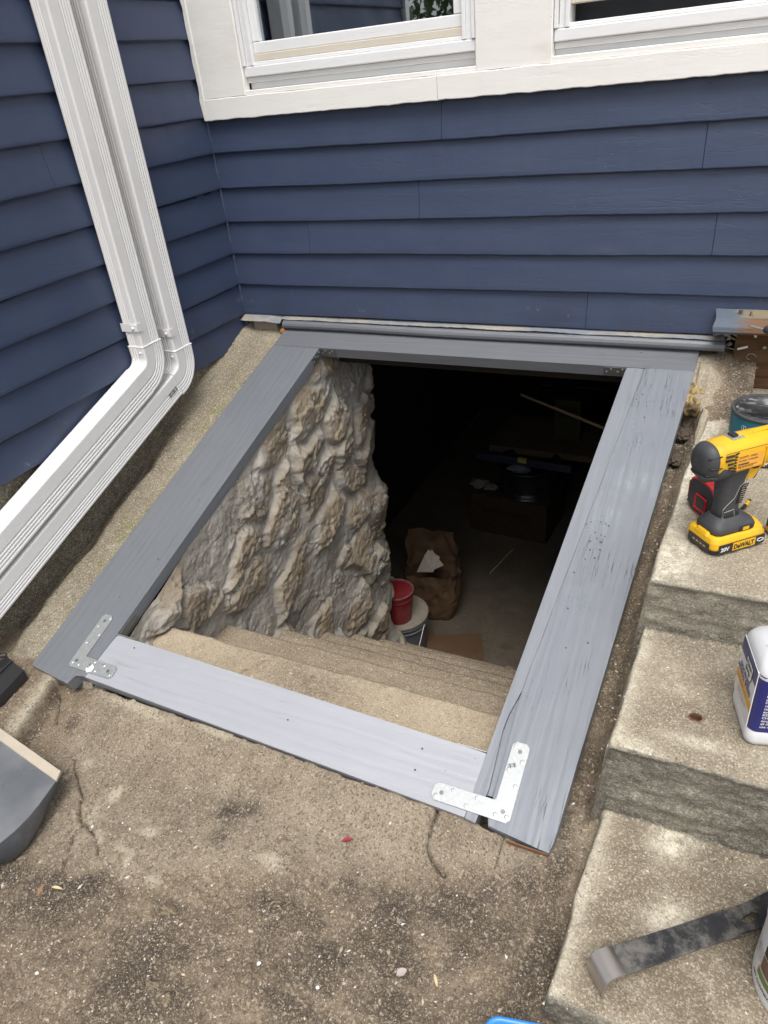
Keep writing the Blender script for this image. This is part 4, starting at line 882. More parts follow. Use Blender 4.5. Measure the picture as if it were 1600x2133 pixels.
for a, b, r, m in (((1.800, -.05, -.030), (1.825, -.032, -.028), .0035, MW), ((1.838, -.045, .018), (1.842, -.033, .004), .004, MW), ((1.826, -.04, .02), (1.828, -.033, .012), .005, MFL), ((1.87, -.042, -.025), (1.872, -.031, -.028), .005, MFL), ((1.856, -.04, .02), (1.862, -.032, .01), .003, MFL), ((1.795, -.04, -.08), (1.80, -.034, -.14), .003, MFL)):
    bm = NB(); tube(bm, [a, b], r); obj('bent_nail', bm, m, blk, True)
bm = NB(); tube(bm, [(1.84+.012*math.cos(t_), -.032, -.058+.010*math.sin(t_)) for t_ in np.linspace(0, 4.5, 12)], .0012); obj('fibre', bm, MFL, blk, True)
bm = NB(); tube(bm, [(1.83+.035*s_, -.032, -.088-.004*math.sin(s_*9)) for s_ in np.linspace(0, 1, 10)], .0014); obj('fibre', bm, MFL, blk, True)
scr = thing('screwdriver', 'small screwdriver with grey handle lying on the old sill', 'screwdriver', (1.86, -.10, .075))
a, b = at_z(1560, 683, .068), at_z(1592, 692, .070); dv_ = (b-a).normalized()
bm = NB(); tube(bm, [a+Vector((0, 0, .006)), a+dv_*.006+Vector((0, 0, .006)), b+Vector((0, 0, .006))], [.0018, .0032, .0032], 10); obj('shaft', bm, MG, scr, True)
bm = NB(); tube(bm, [b+dv_*s_+Vector((0, 0, .009)) for s_ in (0, .004, .02, .06, .10, .105)], [.004, .010, .012, .013, .012, .004], 14); obj('handle', bm, MGREYP, scr, True, True)

# ------------------------------------------------------------ cordless drill (origin at battery bottom centre; +x = chuck)
ang = math.degrees(math.atan2(.678, .735)); DZ = -.158
drill = thing('cordless_drill', 'yellow and black cordless drill standing on its battery on the top step', 'drill', (1.830, -.893, DZ), R_(ang)); drill.scale = (1.07, 1.07, 1.07)
def rsec(cx_, cy_, z, w_, h, r): return [Vector((cx_+x, cy_+y, z)) for x, y in rrect(w_, h, r, 5)]
bm = NB(); loft(bm, [rsec(0, 0, z, w_, h, r) for z, w_, h, r in ((0, .108, .070, .010), (.003, .114, .076, .012), (.014, .116, .078, .012))]); bat = obj('battery', bm, MBLK, drill, smooth=False); bat['label'] = 'slim yellow and black battery pack'
bm = NB(); loft(bm, [rsec(x0_, 0, z, w_, h, r) for x0_, z, w_, h, r in ((0, .014, .120, .082, .013), (0, .018, .123, .085, .013), (0, .030, .122, .084, .013), (-.001, .037, .116, .078, .013), (-.002, .040, .105, .068, .014))]); obj('shell', bm, MYEL, bat)
# end lugs and front slope
bm = NB(); loft(bm, [rsec(.040, 0, z, w_, h, .010) for z, w_, h in ((.036, .045, .066), (.046, .030, .052), (.048, .022, .044))]); obj('front_ramp', bm, MYEL, bat)
bm = NB(); loft(bm, [rsec(-.050, .0, z, w_, h, .006) for z, w_, h in ((.036, .022, .040), (.044, .016, .030))]); obj('release_button', bm, MYEL, bat)
bm = NB(); box(bm, -.0625, -.0612, -.030, .030, .008, .026, bev=.0005); obj('fuel_gauge', bm, MBLK, bat)
bm = NB(); [box(bm, -.0630, -.0624, -.020+i*.010, -.014+i*.010, .015, .018) for i in range(4)]; obj('gauge_marks', bm, plain('pale_red_led', (.5, .25, .15), .5, bump=0), bat)
bm = NB(); box(bm, -.050, .056, -.0432, -.0420, .006, .027, bev=.0008); lb = obj('brand_plate', bm, MBLK, bat)
bm = NB(); box(bm, -.018, .034, -.0440, -.0433, .008, .0255); obj('brand_field', bm, MYEL, lb)
MF = RX(90)
text('lettering', 'DeWALT', .0145, MINKB, lb, T(-.0160, -.0444, .0114) @ MF, bold=.0006, sx=.80)
text('lettering', '20V', .0125, MINKW, lb, T(-.045, -.0436, .0115) @ MF, bold=.0004, sx=.95)
bm = NB(); lathe(bm, [(.006, 0), (.006, .0008), (.0045, .0008), (.0045, 0)], 20, T(.0455, -.0434, .0165) @ RX(90) @ Matrix.Diagonal((1.3, .7, 1, 1)), cap=False); obj('emblem', bm, MINKW, lb)
# foot of handle
def lsec(cx_, cz, w_, d_, r, tilt=0., n_=5):
    M = T(cx_, 0, cz) @ RY(tilt); return [M @ Vector((x, y, 0)) for x, y in rrect(w_, d_, r, n_)]
bm = NB(); loft(bm, [lsec(-.004, .040, .096, .066, .016), lsec(-.004, .048, .098, .068, .018), lsec(-.005, .056, .092, .062, .020), lsec(-.008, .063, .072, .050, .018), lsec(-.010, .070, .056, .040, .016)]); obj('foot', bm, MGREYP, drill, smooth=True)
bm = NB(); box(bm, .0, .030, -.0355, -.0335, .0425, .053, bev=.001); obj('latch', bm, MBLK, drill); bm = NB(); box(bm, .006, .020, -.0362, -.0356, .044, .051); obj('latch_mark', bm, MYEL, drill)
bm = NB(); hs_ = [lsec(x, z, w_, d_, .014, tl) for x, z, w_, d_, tl in ((-.010, .064, .050, .040, 0), (-.012, .084, .045, .037, -3), (-.013, .108, .046, .036, -3), (-.013, .132, .050, .037, -3), (-.012, .154, .055, .038, -2), (-.011, .170, .062, .040, 0), (-.010, .184, .072, .042, 0))]; loft(bm, hs_); hd2 = obj('grip', bm, MGREYP, drill, smooth=True)
bm = NB()
for i in range(9): box(bm, -.006+i*.0006, .007+i*.0010, -.0198, -.0184, .098+i*.0048, .1004+i*.0048)
obj('grip_ribs', bm, MBLK, hd2)
bm = NB(); path = [(-.033, .072), (-.034, .092), (-.026, .10), (-.012, .112), (-.004, .135), (.008, .146), (.010, .176), (-.016, .178)]
tube(bm, [(x, -.0192, z) for x, z in path], .0007, 6); tube(bm, [(x, -.0190, z) for x, z in ((-.030, .066), (-.030, .084), (-.008, .086), (-.004, .068))], .0007, 6); obj('grip_seam', bm, MINKW if False else plain('dusty_seam', (.3, .29, .27), .8, bump=0), hd2)
# trigger and yellow bracket
bm = NB(); prism(bm, [(.006, .146), (.026, .146), (.050, .182), (.018, .190), (.008, .166)], -.0165, .0165, RX(90), bev=.0); obj('trigger_guard', bm, MYEL, drill)
bm = NB(); prism(bm, [(.024, .144), (.036, .138), (.042, .150), (.052, .170), (.038, .174), (.028, .156)], -.009, .009, RX(90)); obj('trigger', bm, MBLK, drill)
bm = NB(); box(bm, .018, .032, -.0185, -.0172, .168, .175, bev=.002); obj('direction_switch', bm, MBLK, drill)
# motor housing along x
AZ = .201
def hsec(x, ry, rz_, n_=28, dz=0., sq=2.4):
    out = []
    for i in range(n_):
        a = 2*math.pi*i/n_; c, s_ = math.cos(a), math.sin(a); k_ = (abs(c)**sq+abs(s_)**sq)**(-1/sq); out.append(Vector((x, ry*c*k_, AZ+dz+rz_*s_*k_)))
    return out
bm = NB(); loft(bm, [hsec(x, a, b, dz=d) for x, a, b, d in ((-.085, .022, .024, 0), (-.080, .0285, .031, 0), (-.066, .032, .0345, 0), (-.03, .033, .036, 0), (.0, .0325, .036, .001), (.030, .0325, .035, .001), (.055, .032, .033, .001), (.072, .030, .031, 0), (.082, .026, .027, 0), (.084, .018, .019, 0))]); hous = obj('motor_housing', bm, MYEL, drill, smooth=True)
bm = NB(); loft(bm, [hsec(x, a, b, dz=d) for x, a, b, d in ((-.0915, .012, .014, -.001), (-.0905, .0195, .022, -.001), (-.087, .0255, .028, -.001), (-.081, .0300, .033, -.001), (-.074, .0325, .0355, -.001), (-.0705, .0320, .0350, -.001))]); rc = obj('rear_cap', bm, MGREYP, drill, smooth=True)
for a_ in (150, 185, 220, 255):
    bm = NB(); tube(bm, [(x, -ry*abs(math.sin(R_(a_-90)))*1.0 if False else ry*math.cos(R_(a_)), AZ-.001+rz_*math.sin(R_(a_))) for x, ry, rz_ in ((-.0895, .0265, .029), (-.083, .0308, .0338), (-.074, .0335, .0365), (-.066, .0338, .0368))], .0012, 6); obj('cap_rib', bm, MBLK, rc, smooth=True)
bm = NB(); loft(bm, [hsec(x, a, b, dz=d) for x, a, b, d in ((-.078, .024, .0330, -.012), (-.060, .0322, .0260, -.0155), (-.030, .0300, .0240, -.0165))]); obj('lower_cap', bm, MGREYP, drill, smooth=True)
bm = NB(); loft(bm, [[Vector((x, y, AZ-.026-.012*k_)) for x, y in rrect(.076-.02*k_, .056-.014*k_, .02, 5)] for k_ in (0, .4, 1.)]); bmesh.ops.translate(bm, vec=(-.055, 0, .0), verts=bm.verts); obj('belly', bm, MGREYP, drill, smooth=True)
bm = NB(); loft(bm, [hsec(x, a, a) for x, a in ((.083, .020), (.090, .021), (.100, .021), (.118, .019), (.124, .012), (.126, .008))]); obj('chuck', bm, MBLK, drill, smooth=True)
bm = NB()
for i in range(4):
    for k_ in (0,):
        z = AZ+.016-i*.0082; box(bm, -.060+.003*i*(i > 1), -.043, -.0345, -.0315, z-.0016, z+.0014)
for i in range(7): z = AZ+.018-i*.0058; box(bm, -.041, -.037, -.0345, -.0328, z-.0016, z+.0012)
obj('vents', bm, MBLK, hous)
bm = NB(); box(bm, -.034, .022, -.0338, -.0330, AZ-.017, AZ+.012); rl = obj('rating_label', bm, plain('orange_label', (.80, .38, .05), .5, bump=0), hous)
text('lettering', 'DCD771  DRILL', .0058, MINKB, rl, T(-.032, -.0340, AZ+.006) @ MF, bold=.0001)
text('lettering', '20V MAX  CORDLESS', .0044, MINKB, rl, T(-.032, -.0340, AZ-.0005) @ MF, bold=.0001); text('lettering', 'WARNING', .0048, MINKB, rl, T(-.032, -.0340, AZ-.0075) @ MF, bold=.0003)
text('lettering', 'READ INSTRUCTION MANUAL\nWEAR EYE PROTECTION', .0030, MINKB, rl, T(-.032, -.0340, AZ-.011) @ MF, bold=.0001)
bm = NB(); box(bm, .026, .028, -.0348, -.030, AZ-.024, AZ+.018, bev=.0005); box(bm, -.024, .070, -.006, .006, AZ+.0348, AZ+.039, bev=.0018); obj('rib', bm, MYEL, hous)
bm = NB(); box(bm, -.034, -.006, -.0125, .0125, AZ+.034, AZ+.0375, bev=.002); obj('speed_slot', bm, MG, hous); bm = NB(); box(bm, -.030, -.018, -.008, .008, AZ+.0376, AZ+.0425, bev=.0015); obj('speed_switch', bm, MBLK, hous)

bm = NB(); tube(bm, [(x, -.0338, AZ+z) for x, z in ((-.062, .022), (-.03, .0235), (.02, .0235), (.056, .021))], .0007, 6); tube(bm, [(.052, -.0330, AZ+z) for z in (.02, .0, -.02)], .0007, 6); obj('seam', bm, plain('seam_shadow_gap', (.16, .09, .01), .6, bump=0), hous)
for x, z in ((-.036, .0195), (.044, .016), (.064, -.014), (.036, -.022)):
    bm = NB(); lathe(bm, [(.0022, 0), (.002, .0006), (.001, .0003), (.0001, .0)], 10, T(x, -.0336, AZ+z) @ RX(90)); obj('screw', bm, MBLK, hous)
# ------------------------------------------------------------ tape measure, bit, screw, second battery
tp = at_z(1500, 1040, -.158)
tape = thing('tape_measure', 'red and black tape measure lying behind the drill handle', 'tape measure', (1.790, -.786, -.158), R_(-52)); tape.scale = (1.15, 1.15, 1.1)
bm = NB(); out_ = rrect(.080, .078, .022, 6); prism(bm, [(x, y) for x, y in out_], .0, .042, RX(90) @ T(0, .039, -.021), bev=.004)
obj('case', bm, MRED, tape, smooth=False)
bm = NB(); prism(bm, [(x, y) for x, y in rrect(.072, .070, .02, 6)], -.0015, .0435, RX(90) @ T(0, .039, -.021)); obj('rubber_side', bm, MBLK, tape)
bm = NB(); box(bm, -.012, .022, -.0237, -.0226, .014, .046, bev=.003); obj('side_label', bm, MRED, tape); bm = NB(); box(bm, -.008, .018, -.0245, -.0238, .018, .042); obj('label_centre', bm, MBLK, tape)
bm = NB()
for i in range(6): box(bm, -.0415, -.0400, -.020, .020, .010+i*.009, .014+i*.009)
obj('grip_ribs', bm, MBLK, tape)
bm = NB(); box(bm, .040, .050, -.013, .013, .0, .012); obj('hook_housing', bm, MRED, tape); bm = NB(); box(bm, .0505, .052, -.012, .012, -.0, .014); box(bm, .046, .052, -.012, .012, .0142, .0155); obj('hook', bm, MG, tape)
a = at_z(1545, 1062, -.150); b = at_z(1562, 1042, -.148); bit = thing('driver_bit', 'yellow and black driver bit holder on the top step', 'bit', tuple(a)); dv_ = b-a
for s0, s1, m, r_, nm in ((0, .45, MBLK, .0042, 'sleeve'), (.45, .85, MYEL, .0042, 'band'), (.85, 1.0, MBLK, .0036, 'tip')):
    bm = NB(); tube(bm, [a+dv_*s0, a+dv_*s1], r_, 12); obj(nm, bm, m, bit, True)
a = at_z(1553, 1014, -.155); bm = NB(); tube(bm, [a, a+Vector((.002, .006, .014)), a+Vector((.003, .008, .018))], [.0015, .0018, .004], 10); tag(obj('loose_screw', bm, MSC), 'small silver screw on the top step by the trigger', 'screw')
p = at_z(1614, 1108, -.15)
sb = thing('second_tool', 'black and orange tool end poking in past the drill battery', 'tool', (p.x+.03, p.y, -.158), R_(30))
bm = NB(); loft(bm, [rsec(0, 0, z, w_, h, .01) for z, w_, h in ((0, .07, .07), (.004, .076, .076), (.034, .076, .076), (.038, .070, .070))]); obj('case', bm, MBLK, sb)
bm = NB(); box(bm, -.0385, -.036, -.03, .03, .006, .018, bev=.002); obj('stripe', bm, plain('orange_plastic', (.8, .32, .03), .4), sb)

# ------------------------------------------------------------ teal paint can
CX, CY, CRr, CH, CB = 1.893, -.452, .086, .124, -.158
can = thing('paint_can', 'teal labelled paint can with dark paint smeared lid behind the drill', 'paint can', (CX, CY, CB), R_(0))
bm = NB(); lathe(bm, [(CRr-.003, 0), (CRr, .001), (CRr+.0015, .003), (CRr, .006), (CRr, CH-.009), (CRr+.0025, CH-.007), (CRr+.003, CH-.003), (CRr+.001, CH), (CRr-.004, CH), (CRr-.006, CH-.005), (.001, CH-.006)], 64); obj('body', bm, MGREYP, can, smooth=True)
bm = NB(); lathe(bm, [(CRr-.006, CH-.005), (CRr-.009, CH-.0005), (CRr-.014, CH-.0005), (CRr-.018, CH-.008), (.04, CH-.0075), (.001, CH-.007)], 64)
nl = N('paint_smeared_lid'); c_ = nl.mix(nl.rng(nl.noise(22, 7, .7, st=(1, 3, 1), dist=1.), .52, .68), (.035, .036, .038), (.34, .34, .34)); nl.bump(nl.noise(40, 5), .002, .7); obj('lid', bm, nl.done(c_, .3), can, smooth=True)
nc = N('teal_label'); c_ = nc.mix(nc.rng(nc.pos(2), .058, .062), (.62, .64, .68), (.012, .13, .165))
obj_bm = NB(); lathe(obj_bm, [(CRr+.0006, .008), (CRr+.0006, CH-.0095)], 96, cap=False); clab = obj('label', obj_bm, nc.done(c_, .35), can, smooth=True)
def wrap(rad, a0): return lambda c: Vector((rad*math.cos(R_(a0)+c.x/rad), rad*math.sin(R_(a0)+c.x/rad), c.y))
va = math.degrees(math.atan2(CL.y-CY, CL.x-CX))   # facing camera
for dx_, s_ in ((-.052, 'Use & Reuse\nInterior'), (.004, 'Primed\nExterior Trim')):
    text('lettering', s_, .0062, MINKW, clab, I4, lambda c, d_=dx_: wrap(CRr+.0013, va)(Vector((c.x+d_+.014, c.y+.094, 0))), bold=.0001)
    for k_ in range(2):
        bm = NB(); w1 = .0115 if k_ == 0 else .0098
        rgp = [wrap(CRr+.0012+k_*.0003, va)(Vector((dx_+x, .0935+y, 0))) for x, y in rrect(w1, w1*1.1, .002, 3)]
        bm.faces.new([bm.verts.new(v) for v in rgp]); obj('icon', bm, MINKW if k_ == 0 else nc.m, clab)
    text('lettering', 'I', .010, MINKW, clab, I4, lambda c, d_=dx_: wrap(CRr+.0018, va)(Vector((c.x+d_-.0012, c.y+.0898, 0))), bold=.0004)
text('lettering', 'Apply two coats with a brush or roller\nto a clean dry surface and stir well\nbefore use. Clean tools with water.\nProtect from freezing. Keep out of\nreach of children. Use ventilation.', .0058, plain('pale_teal_ink', (.25, .42, .46), .5, bump=0), clab, I4, lambda c: wrap(CRr+.0013, va)(Vector((c.x-.045, c.y+.078, 0))))
text('lettering', 'P', .016, MINKB, clab, I4, lambda c: wrap(CRr+.0013, va)(Vector((c.x-.085, c.y+.050, 0))), bold=.0008)

# ------------------------------------------------------------ jug of mineral spirits
JZ = -.299; jang = math.degrees(math.atan2(.24, .97))
jug = thing('solvent_jug', 'white plastic jug of mineral spirits with blue and orange label on the middle step', 'jug', (1.908, -1.319, JZ), R_(jang-0))
JW, JD, JH = .115, .118, .205
njg = N('milky_jug_plastic'); MJ = njg.done(njg.mix(njg.noise(6, 3), (.70, .71, .73), (.80, .81, .83)), .35, 0, .5, Transmission_Weight=.12, Subsurface_Weight=.0)
def jsec(z, g, r): return [Vector((JW/2+x, JD/2+y, z)) for x, y in rrect(JW-2*g, JD-2*g, r, 6)]
bm = NB(); loft(bm, [jsec(z, g, r) for z, g, r in ((0, .006, .012), (.003, .001, .016), (.010, 0, .016), (.030, 0, .016), (.033, .0015, .016), (.150, .0015, .016), (.154, 0, .018), (.168, .001, .020), (.180, .006, .024), (.190, .016, .03), (.197, .030, .026), (.200, .038, .019))]); jb = obj('body', bm, MJ, jug, smooth=True)
bm = NB(); lathe(bm, [(.020, .198), (.020, .205), (.0225, .205), (.0232, .207), (.0232, .228), (.022, .230), (.001, .230)], 40, T(JW/2, JD/2, 0))
for i in range(30):
    a = i*12; box(bm, .0230, .0240, -.0009, .0009, .208, .226, M=T(JW/2, JD/2, 0) @ RZ(a))
obj('cap', bm, plain('white_cap_plastic', (.82, .82, .81), .4, bump=0), jug, smooth=False)
MNAVY = plain('navy_label', (.022, .024, .16), .35, bump=0); MOR = plain('orange_band', (.75, .36, .03), .4, bump=0); MLW = plain('label_white', (.74, .74, .73), .4, bump=0)
# front face (-y): navy with white lines; left face (-x): white panel
bm = NB(); loft(bm, [jsec(z, .0009, .0162) for z in (.034, .160)], cap=False); obj('label_sleeve', bm, MNAVY, jug, smooth=True)
text('lettering', 'DANGER COMBUSTIBLE\nHARMFUL OR FATAL IF\nSWALLOWED. Keep away\nfrom heat, sparks and\nflame. Use only with\nadequate ventilation.\nFIRST AID If swallowed\ncall a physician. In\ncase of contact with\neyes rinse with water.\nKEEP OUT OF REACH OF\nCHILDREN. Do not reuse\nempty container. Read\nall directions before\nuse of this product.', .0072, MINKW, jug, T(.016, -.0012, .148) @ RX(90), bold=.00012)
ML = Matrix(((0, 0, -1, 0), (-1, 0, 0, JD), (0, 1, 0, 0), (0, 0, 0, 1)))     # local: x -> -y, y -> z, z -> -x
bm = NB(); box(bm, .010, JD-.012, .034, .160, -.0010, .0006, M=ML); obj('front_label', bm, MLW, jug)
bm = NB(); box(bm, .010, JD-.012, .128, .160, .0007, .0010, M=ML); obj('navy_band', bm, MNAVY, jug)
bm = NB(); box(bm, .010, JD-.012, .068, .086, .0007, .0010, M=ML); obj('orange_band', bm, MOR, jug)
bm = NB(); prism(bm, [(.046, .146), (.046, .120), (.051, .112), (.080, .112), (.085, .120), (.085, .146)], .0013, .0016, ML); bd_ = obj('brand_badge', bm, MINKB, jug)
bm = NB(); prism(bm, [(.0475, .1445), (.0475, .121), (.052, .1135), (.079, .1135), (.0835, .121), (.0835, .1445)], .0017, .0019, ML); obj('badge_field', bm, MLW, bd_)
text('lettering', 'Klean\nStrip', .0135, MINKB, bd_, ML @ T(.0495, .1335, .0022), bold=.0005)
text('lettering', 'ODORLESS', .0125, MNAVY, jug, ML @ T(.020, .1015, .0013), bold=.0005); text('lettering', 'MINERAL SPIRITS', .0125, MNAVY, jug, ML @ T(.010, .0905, .0013), bold=.0005, sx=.9)
text('lettering', 'THINS PAINT AND CLEANS', .0060, MNAVY, jug, ML @ T(.024, .0625 if False else .0868, .0014), sx=.9)
text('lettering', 'CLEANS BRUSHES   QUART', .0055, MINKB, jug, ML @ T(.014, .0745, .0014)); text('lettering', 'DANGER Harmful or fatal if\nswallowed. Combustible.\nKeep out of reach.', .0052, MINKB, jug, ML @ T(.030, .060, .0012))
text('lettering', 'LOT 21\n0715 A', .0065, plain('faint_ink', (.35, .38, .42), .5, bump=0), jug, T(.018, .05, .1935) @ RX(12) @ RZ(-60))

# ------------------------------------------------------------ pry bar
pb = thing('pry_bar', 'black flat pry bar with bright hooked end lying on the lowest step', 'pry bar', (1.85, -1.58, -.498))
A0 = at_z(1289, 2003, -.4535); B0 = at_z(1524, 1924, -.474); A = Vector((A0.x, A0.y, 0)); u_ = (B0-A0); LB = math.hypot(u_.x, u_.y); SL = (B0.z-A0.z)/LB; u_ = Vector((u_.x, u_.y, 0)).normalized(); n2 = Vector((-u_.y, u_.x, 0)); ZA = A0.z
MPB = N('worn_black_steel'); c_ = MPB.mix(MPB.rng(MPB.noise(12, 9, .8), .43, .62), (.032, .033, .037), (.19, .178, .16)); MPB.bump(MPB.noise(80, 4), .0004, .5); MPBm = MPB.done(c_, .42, .4)
MBR = N('ground_bright_steel'); c_ = MBR.mix(MBR.noise(9, 6, st=(1, 1, 4)), (.30, .27, .25), (.52, .49, .46)); MBRm = MBR.done(c_, .35, .8)
def bsec(s, hw_, z, th=.0055, nv=None):
    c0 = A+u_*s; nv = nv or Vector((0, 0, 1)); return [c0+n2*a+Vector((0, 0, z))+nv*b for a, b in ((-hw_, .001), (-hw_+.001, 0), (hw_-.001, 0), (hw_, .001), (hw_, th-.001), (hw_-.001, th), (-hw_+.001, th), (-hw_, th-.001))]
bm = NB(); loft(bm, [bsec(s, w_, ZA+SL*s) for s, w_ in ((-.004, .0225), (.03, .0218), (.10, .0212), (LB*.8, .0210), (LB, .0225))]); shaft_ = obj('shaft', bm, MPBm, pb, True)
# flared claw with teardrop slot: two prongs around slot
bm = NB(); c0 = A+u_*(LB+.0002)
prt = [(.0, -.019), (.05, -.022), (.10, -.028), (.11, -.028), (.11, .028), (.10, .028), (.05, .023), (.0, .019)]; Mb = Matrix(((u_.x, n2.x, 0, c0.x), (u_.y, n2.y, 0, c0.y), (SL, 0, 1, ZA+SL*LB), (0, 0, 0, 1)))
hole = [(.016, -.004), (.024, -.009), (.046, -.007), (.050, .0), (.044, .005), (.026, .002)]
outer = [(.0, -.019), (.022, -.020), (.05, -.022), (.105, -.027), (.105, .028), (.026, .021)]
outer = [(.0, -.004), (.0, -.019), (.05, -.022), (.105, -.027), (.105, .028), (.0, .019)]
pairs = [((.0, -.019), hole[0]), ((.022, -.020), hole[1]), ((.06, -.023), hole[2]), ((.105, -.027), (.0501, -.004)), ((.105, .028), hole[3]), ((.05, .022), hole[4]), ((.022, .020), hole[5]), ((.0, .019), (.018, -.0))]
vt = [[bm.verts.new(Mb @ Vector((x, y, z))) for (x, y) in pr2_] for pr2_ in pairs for z in (0, .0055)]
for i in range(8):
    a0, a1 = vt[2*i], vt[2*i+1]; b0, b1 = vt[(2*i+2) % 16], vt[(2*i+3) % 16]
    bm.faces.new((a1[0], a1[1], b1[1], b1[0])); bm.faces.new((a0[0], b0[0], b0[1], a0[1])); bm.faces.new((a0[0], a1[0], b1[0], b0[0])); bm.faces.new((a0[1], b0[1], b1[1], a1[1]))
obj('claw', bm, MPBm, pb, True)
bm = NB(); secs = []
path = [(.0, ZA+.0028, .0224), (-.010, ZA+.0055, .0224), (-.019, ZA+.0065, .0226), (-.028, ZA+.0035, .0228), (-.035, ZA-.0045, .0230), (-.038, ZA-.015, .0230), (-.0385, ZA-.027, .0226), (-.038, ZA-.038, .0220), (-.0375, ZA-.0455, .0215)]
Mh = Vector((-.03, -.022, 0))
for i, (s, z, hw_) in enumerate(path):
    p0 = path[max(0, i-1)]; p1 = path[min(len(path)-1, i+1)]; d2 = Vector((p1[0]-p0[0], p1[1]-p0[1])).normalized(); th = .0055 if i < 6 else .0045-.0012*(i-6)
    nx_, nz_ = d2.y, -d2.x; c0 = A+u_*s
    secs.append([c0+n2*a+Vector((0, 0, z))+(u_*nx_+Vector((0, 0, 1))*nz_)*b for a, b in ((-hw_, -th/2), (hw_, -th/2), (hw_, th/2), (-hw_, th/2))])
loft(bm, secs)
bm.verts.index_update()
for e in bm.edges: e.smooth = not (e.verts[0].index % 4 == e.verts[1].index % 4)
obj('hook', bm, MBRm, pb, True, smooth=True)

# ------------------------------------------------------------ white pail, blue tray, dustpan, black scraper
pail = thing('white_pail', 'white labelled pail at the right edge on the lowest step', 'pail', (2.045, -1.590, -.499))
bm = NB(); lathe(bm, [(.080, 0), (.085, .002), (.086, .010), (.086, .150), (.0885, .152), (.0885, .162), (.0865, .163), (.085, .158), (.082, .150), (.001, .149)], 64); obj('body', bm, plain('white_tin', (.76, .76, .76), .3, 0, .03, bump=0), pail, smooth=False)
bm = NB(); lathe(bm, [(.087, .158), (.0892, .160), (.0892, .166), (.086, .168), (.082, .166), (.078, .160), (.001, .160)], 64); obj('rim', bm, MG, pail, smooth=True)
pva = math.degrees(math.atan2(CL.y+1.59, CL.x-2.045))
def wq(x0, x1, z0, z1, m, nm, k_=0, slant=0.):
    bm = NB(); n_ = 10; top = []; bot = []
    for i in range(n_+1): x = x0+(x1-x0)*i/n_; f_ = wrap(.0866+k_*.0003, pva); top.append(bm.verts.new(f_(Vector((x, z1+slant*(x-x0), 0))))); bot.append(bm.verts.new(f_(Vector((x, z0+slant*(x-x0), 0)))))
    for i in range(n_): bm.faces.new((bot[i], bot[i+1], top[i+1], top[i]))
    return obj(nm, bm, m, pail)
wq(-.078, .03, .098, .120, MINKB, 'picture_panel'); wq(-.078, .03, .062, .095, plain('brown_picture', (.16, .08, .05), .5, bump=0, var=.5), 'picture_panel'); wq(-.082, .03, .040, .056, plain('green_picture', (.12, .20, .05), .5, bump=0), 'picture_panel'); wq(-.082, .03, .0565, .0610, plain('beige_strip', (.5, .45, .38), .5, bump=0), 'picture_panel', 1)
text('lettering', 'R', .024, MINKB, pail, I4, lambda c: wrap(.0870, pva)(Vector((c.x-.076, c.y+.124, 0))), bold=.001)
text('lettering', 'NET CONTENTS 1 GAL', .0075, MINKB, pail, I4, lambda c: wrap(.0870, pva)(Vector((c.x-.094, c.y+.026, 0))), bold=.0003)
text('lettering', 'Stir well before use.\nApply to a clean dry\nsurface. Keep away\nfrom heat and flame.\nUse gloves. Recoat\nafter four hours.', .0062, plain('grey_ink', (.25, .26, .27), .5, bump=0), pail, I4, lambda c: wrap(.0870, pva)(Vector((c.x-.128, c.y+.092, 0))))
tray = thing('blue_tray', 'bright blue plastic tray on the dirt at the bottom edge', 'tray', (1.672, -1.888, -.568), R_(13))
nb_ = N('blue_plastic'); MBLUE = nb_.done(nb_.mix(nb_.noise(5, 3), (.035, .21, .66), (.045, .25, .74)), .35, 0, .5)
bm = NB(); Ls = []
for z, g, r in ((.004, .012, .018), (.0, .016, .02), (.0, .014, .02), (.070, .004, .022), (.073, .001, .024), (.075, .002, .024), (.075, .006, .02), (.072, .009, .018), (.010, .018, .016), (.006, .024, .012)): Ls.append([Vector((x, y, z)) for x, y in rrect(.105-2*g+.02, .16-2*g+.02, r, 6)])
loft(bm, Ls[2:]); obj('body', bm, MBLUE, tray, smooth=True)

dp = thing('dustpan', 'grey plastic dustpan with beige lip lying on the slab', 'dustpan', (.40, -1.80, -.568))
nd = N('dusty_grey_plastic'); c_ = nd.mix(nd.rng(nd.noise(5, 7, .6), .35, .7), (.12, .128, .14), (.19, .198, .21)); MDP = nd.done(c_, nd.rng(nd.noise(6, 5), .35, .65, .22, .5), 0, .5)
MDS = plain('dark_grey_plastic_side', (.075, .08, .088), .4, dirt=(.25, .24, .22), dirtamt=.3)
tp_ = [at_z(118, 1625, -.508), at_z(82, 1675, -.508), at_z(60, 1702, -.507), at_z(30, 1732, -.506), at_z(0, 1757, -.505), at_z(-60, 1810, -.505), at_z(-160, 1700, -.505), at_z(-180, 1430, -.51), at_z(0, 1541, -.509)]
bt_ = [at_z(112, 1636, -.530), at_z(92, 1700, -.566), at_z(84, 1722, -.568), at_z(55, 1768, -.568), at_z(22, 1794, -.568), at_z(-50, 1815, -.568), at_z(-170, 1705, -.568), at_z(-185, 1435, -.54), at_z(0, 1547, -.528)]
bm = NB(); a_ = [bm.verts.new(v) for v in tp_]; bm.faces.new(a_); obj('pan_floor', bm, MDP, dp, True)
bm = NB(); a_ = [bm.verts.new(v+Vector((0, 0, -.0006))) for v in tp_]; mid = [bm.verts.new((v*.5+w2*.5)+(v-Vector((.40, -1.80, v.z))).normalized()*.012) for v, w2 in zip(tp_, bt_)]; b_ = [bm.verts.new(v) for v in bt_]
for r1, r2 in ((a_, mid), (mid, b_)):
    for i in range(9): bm.faces.new((r1[i], r1[(i+1) % 9], r2[(i+1) % 9], r2[i]))
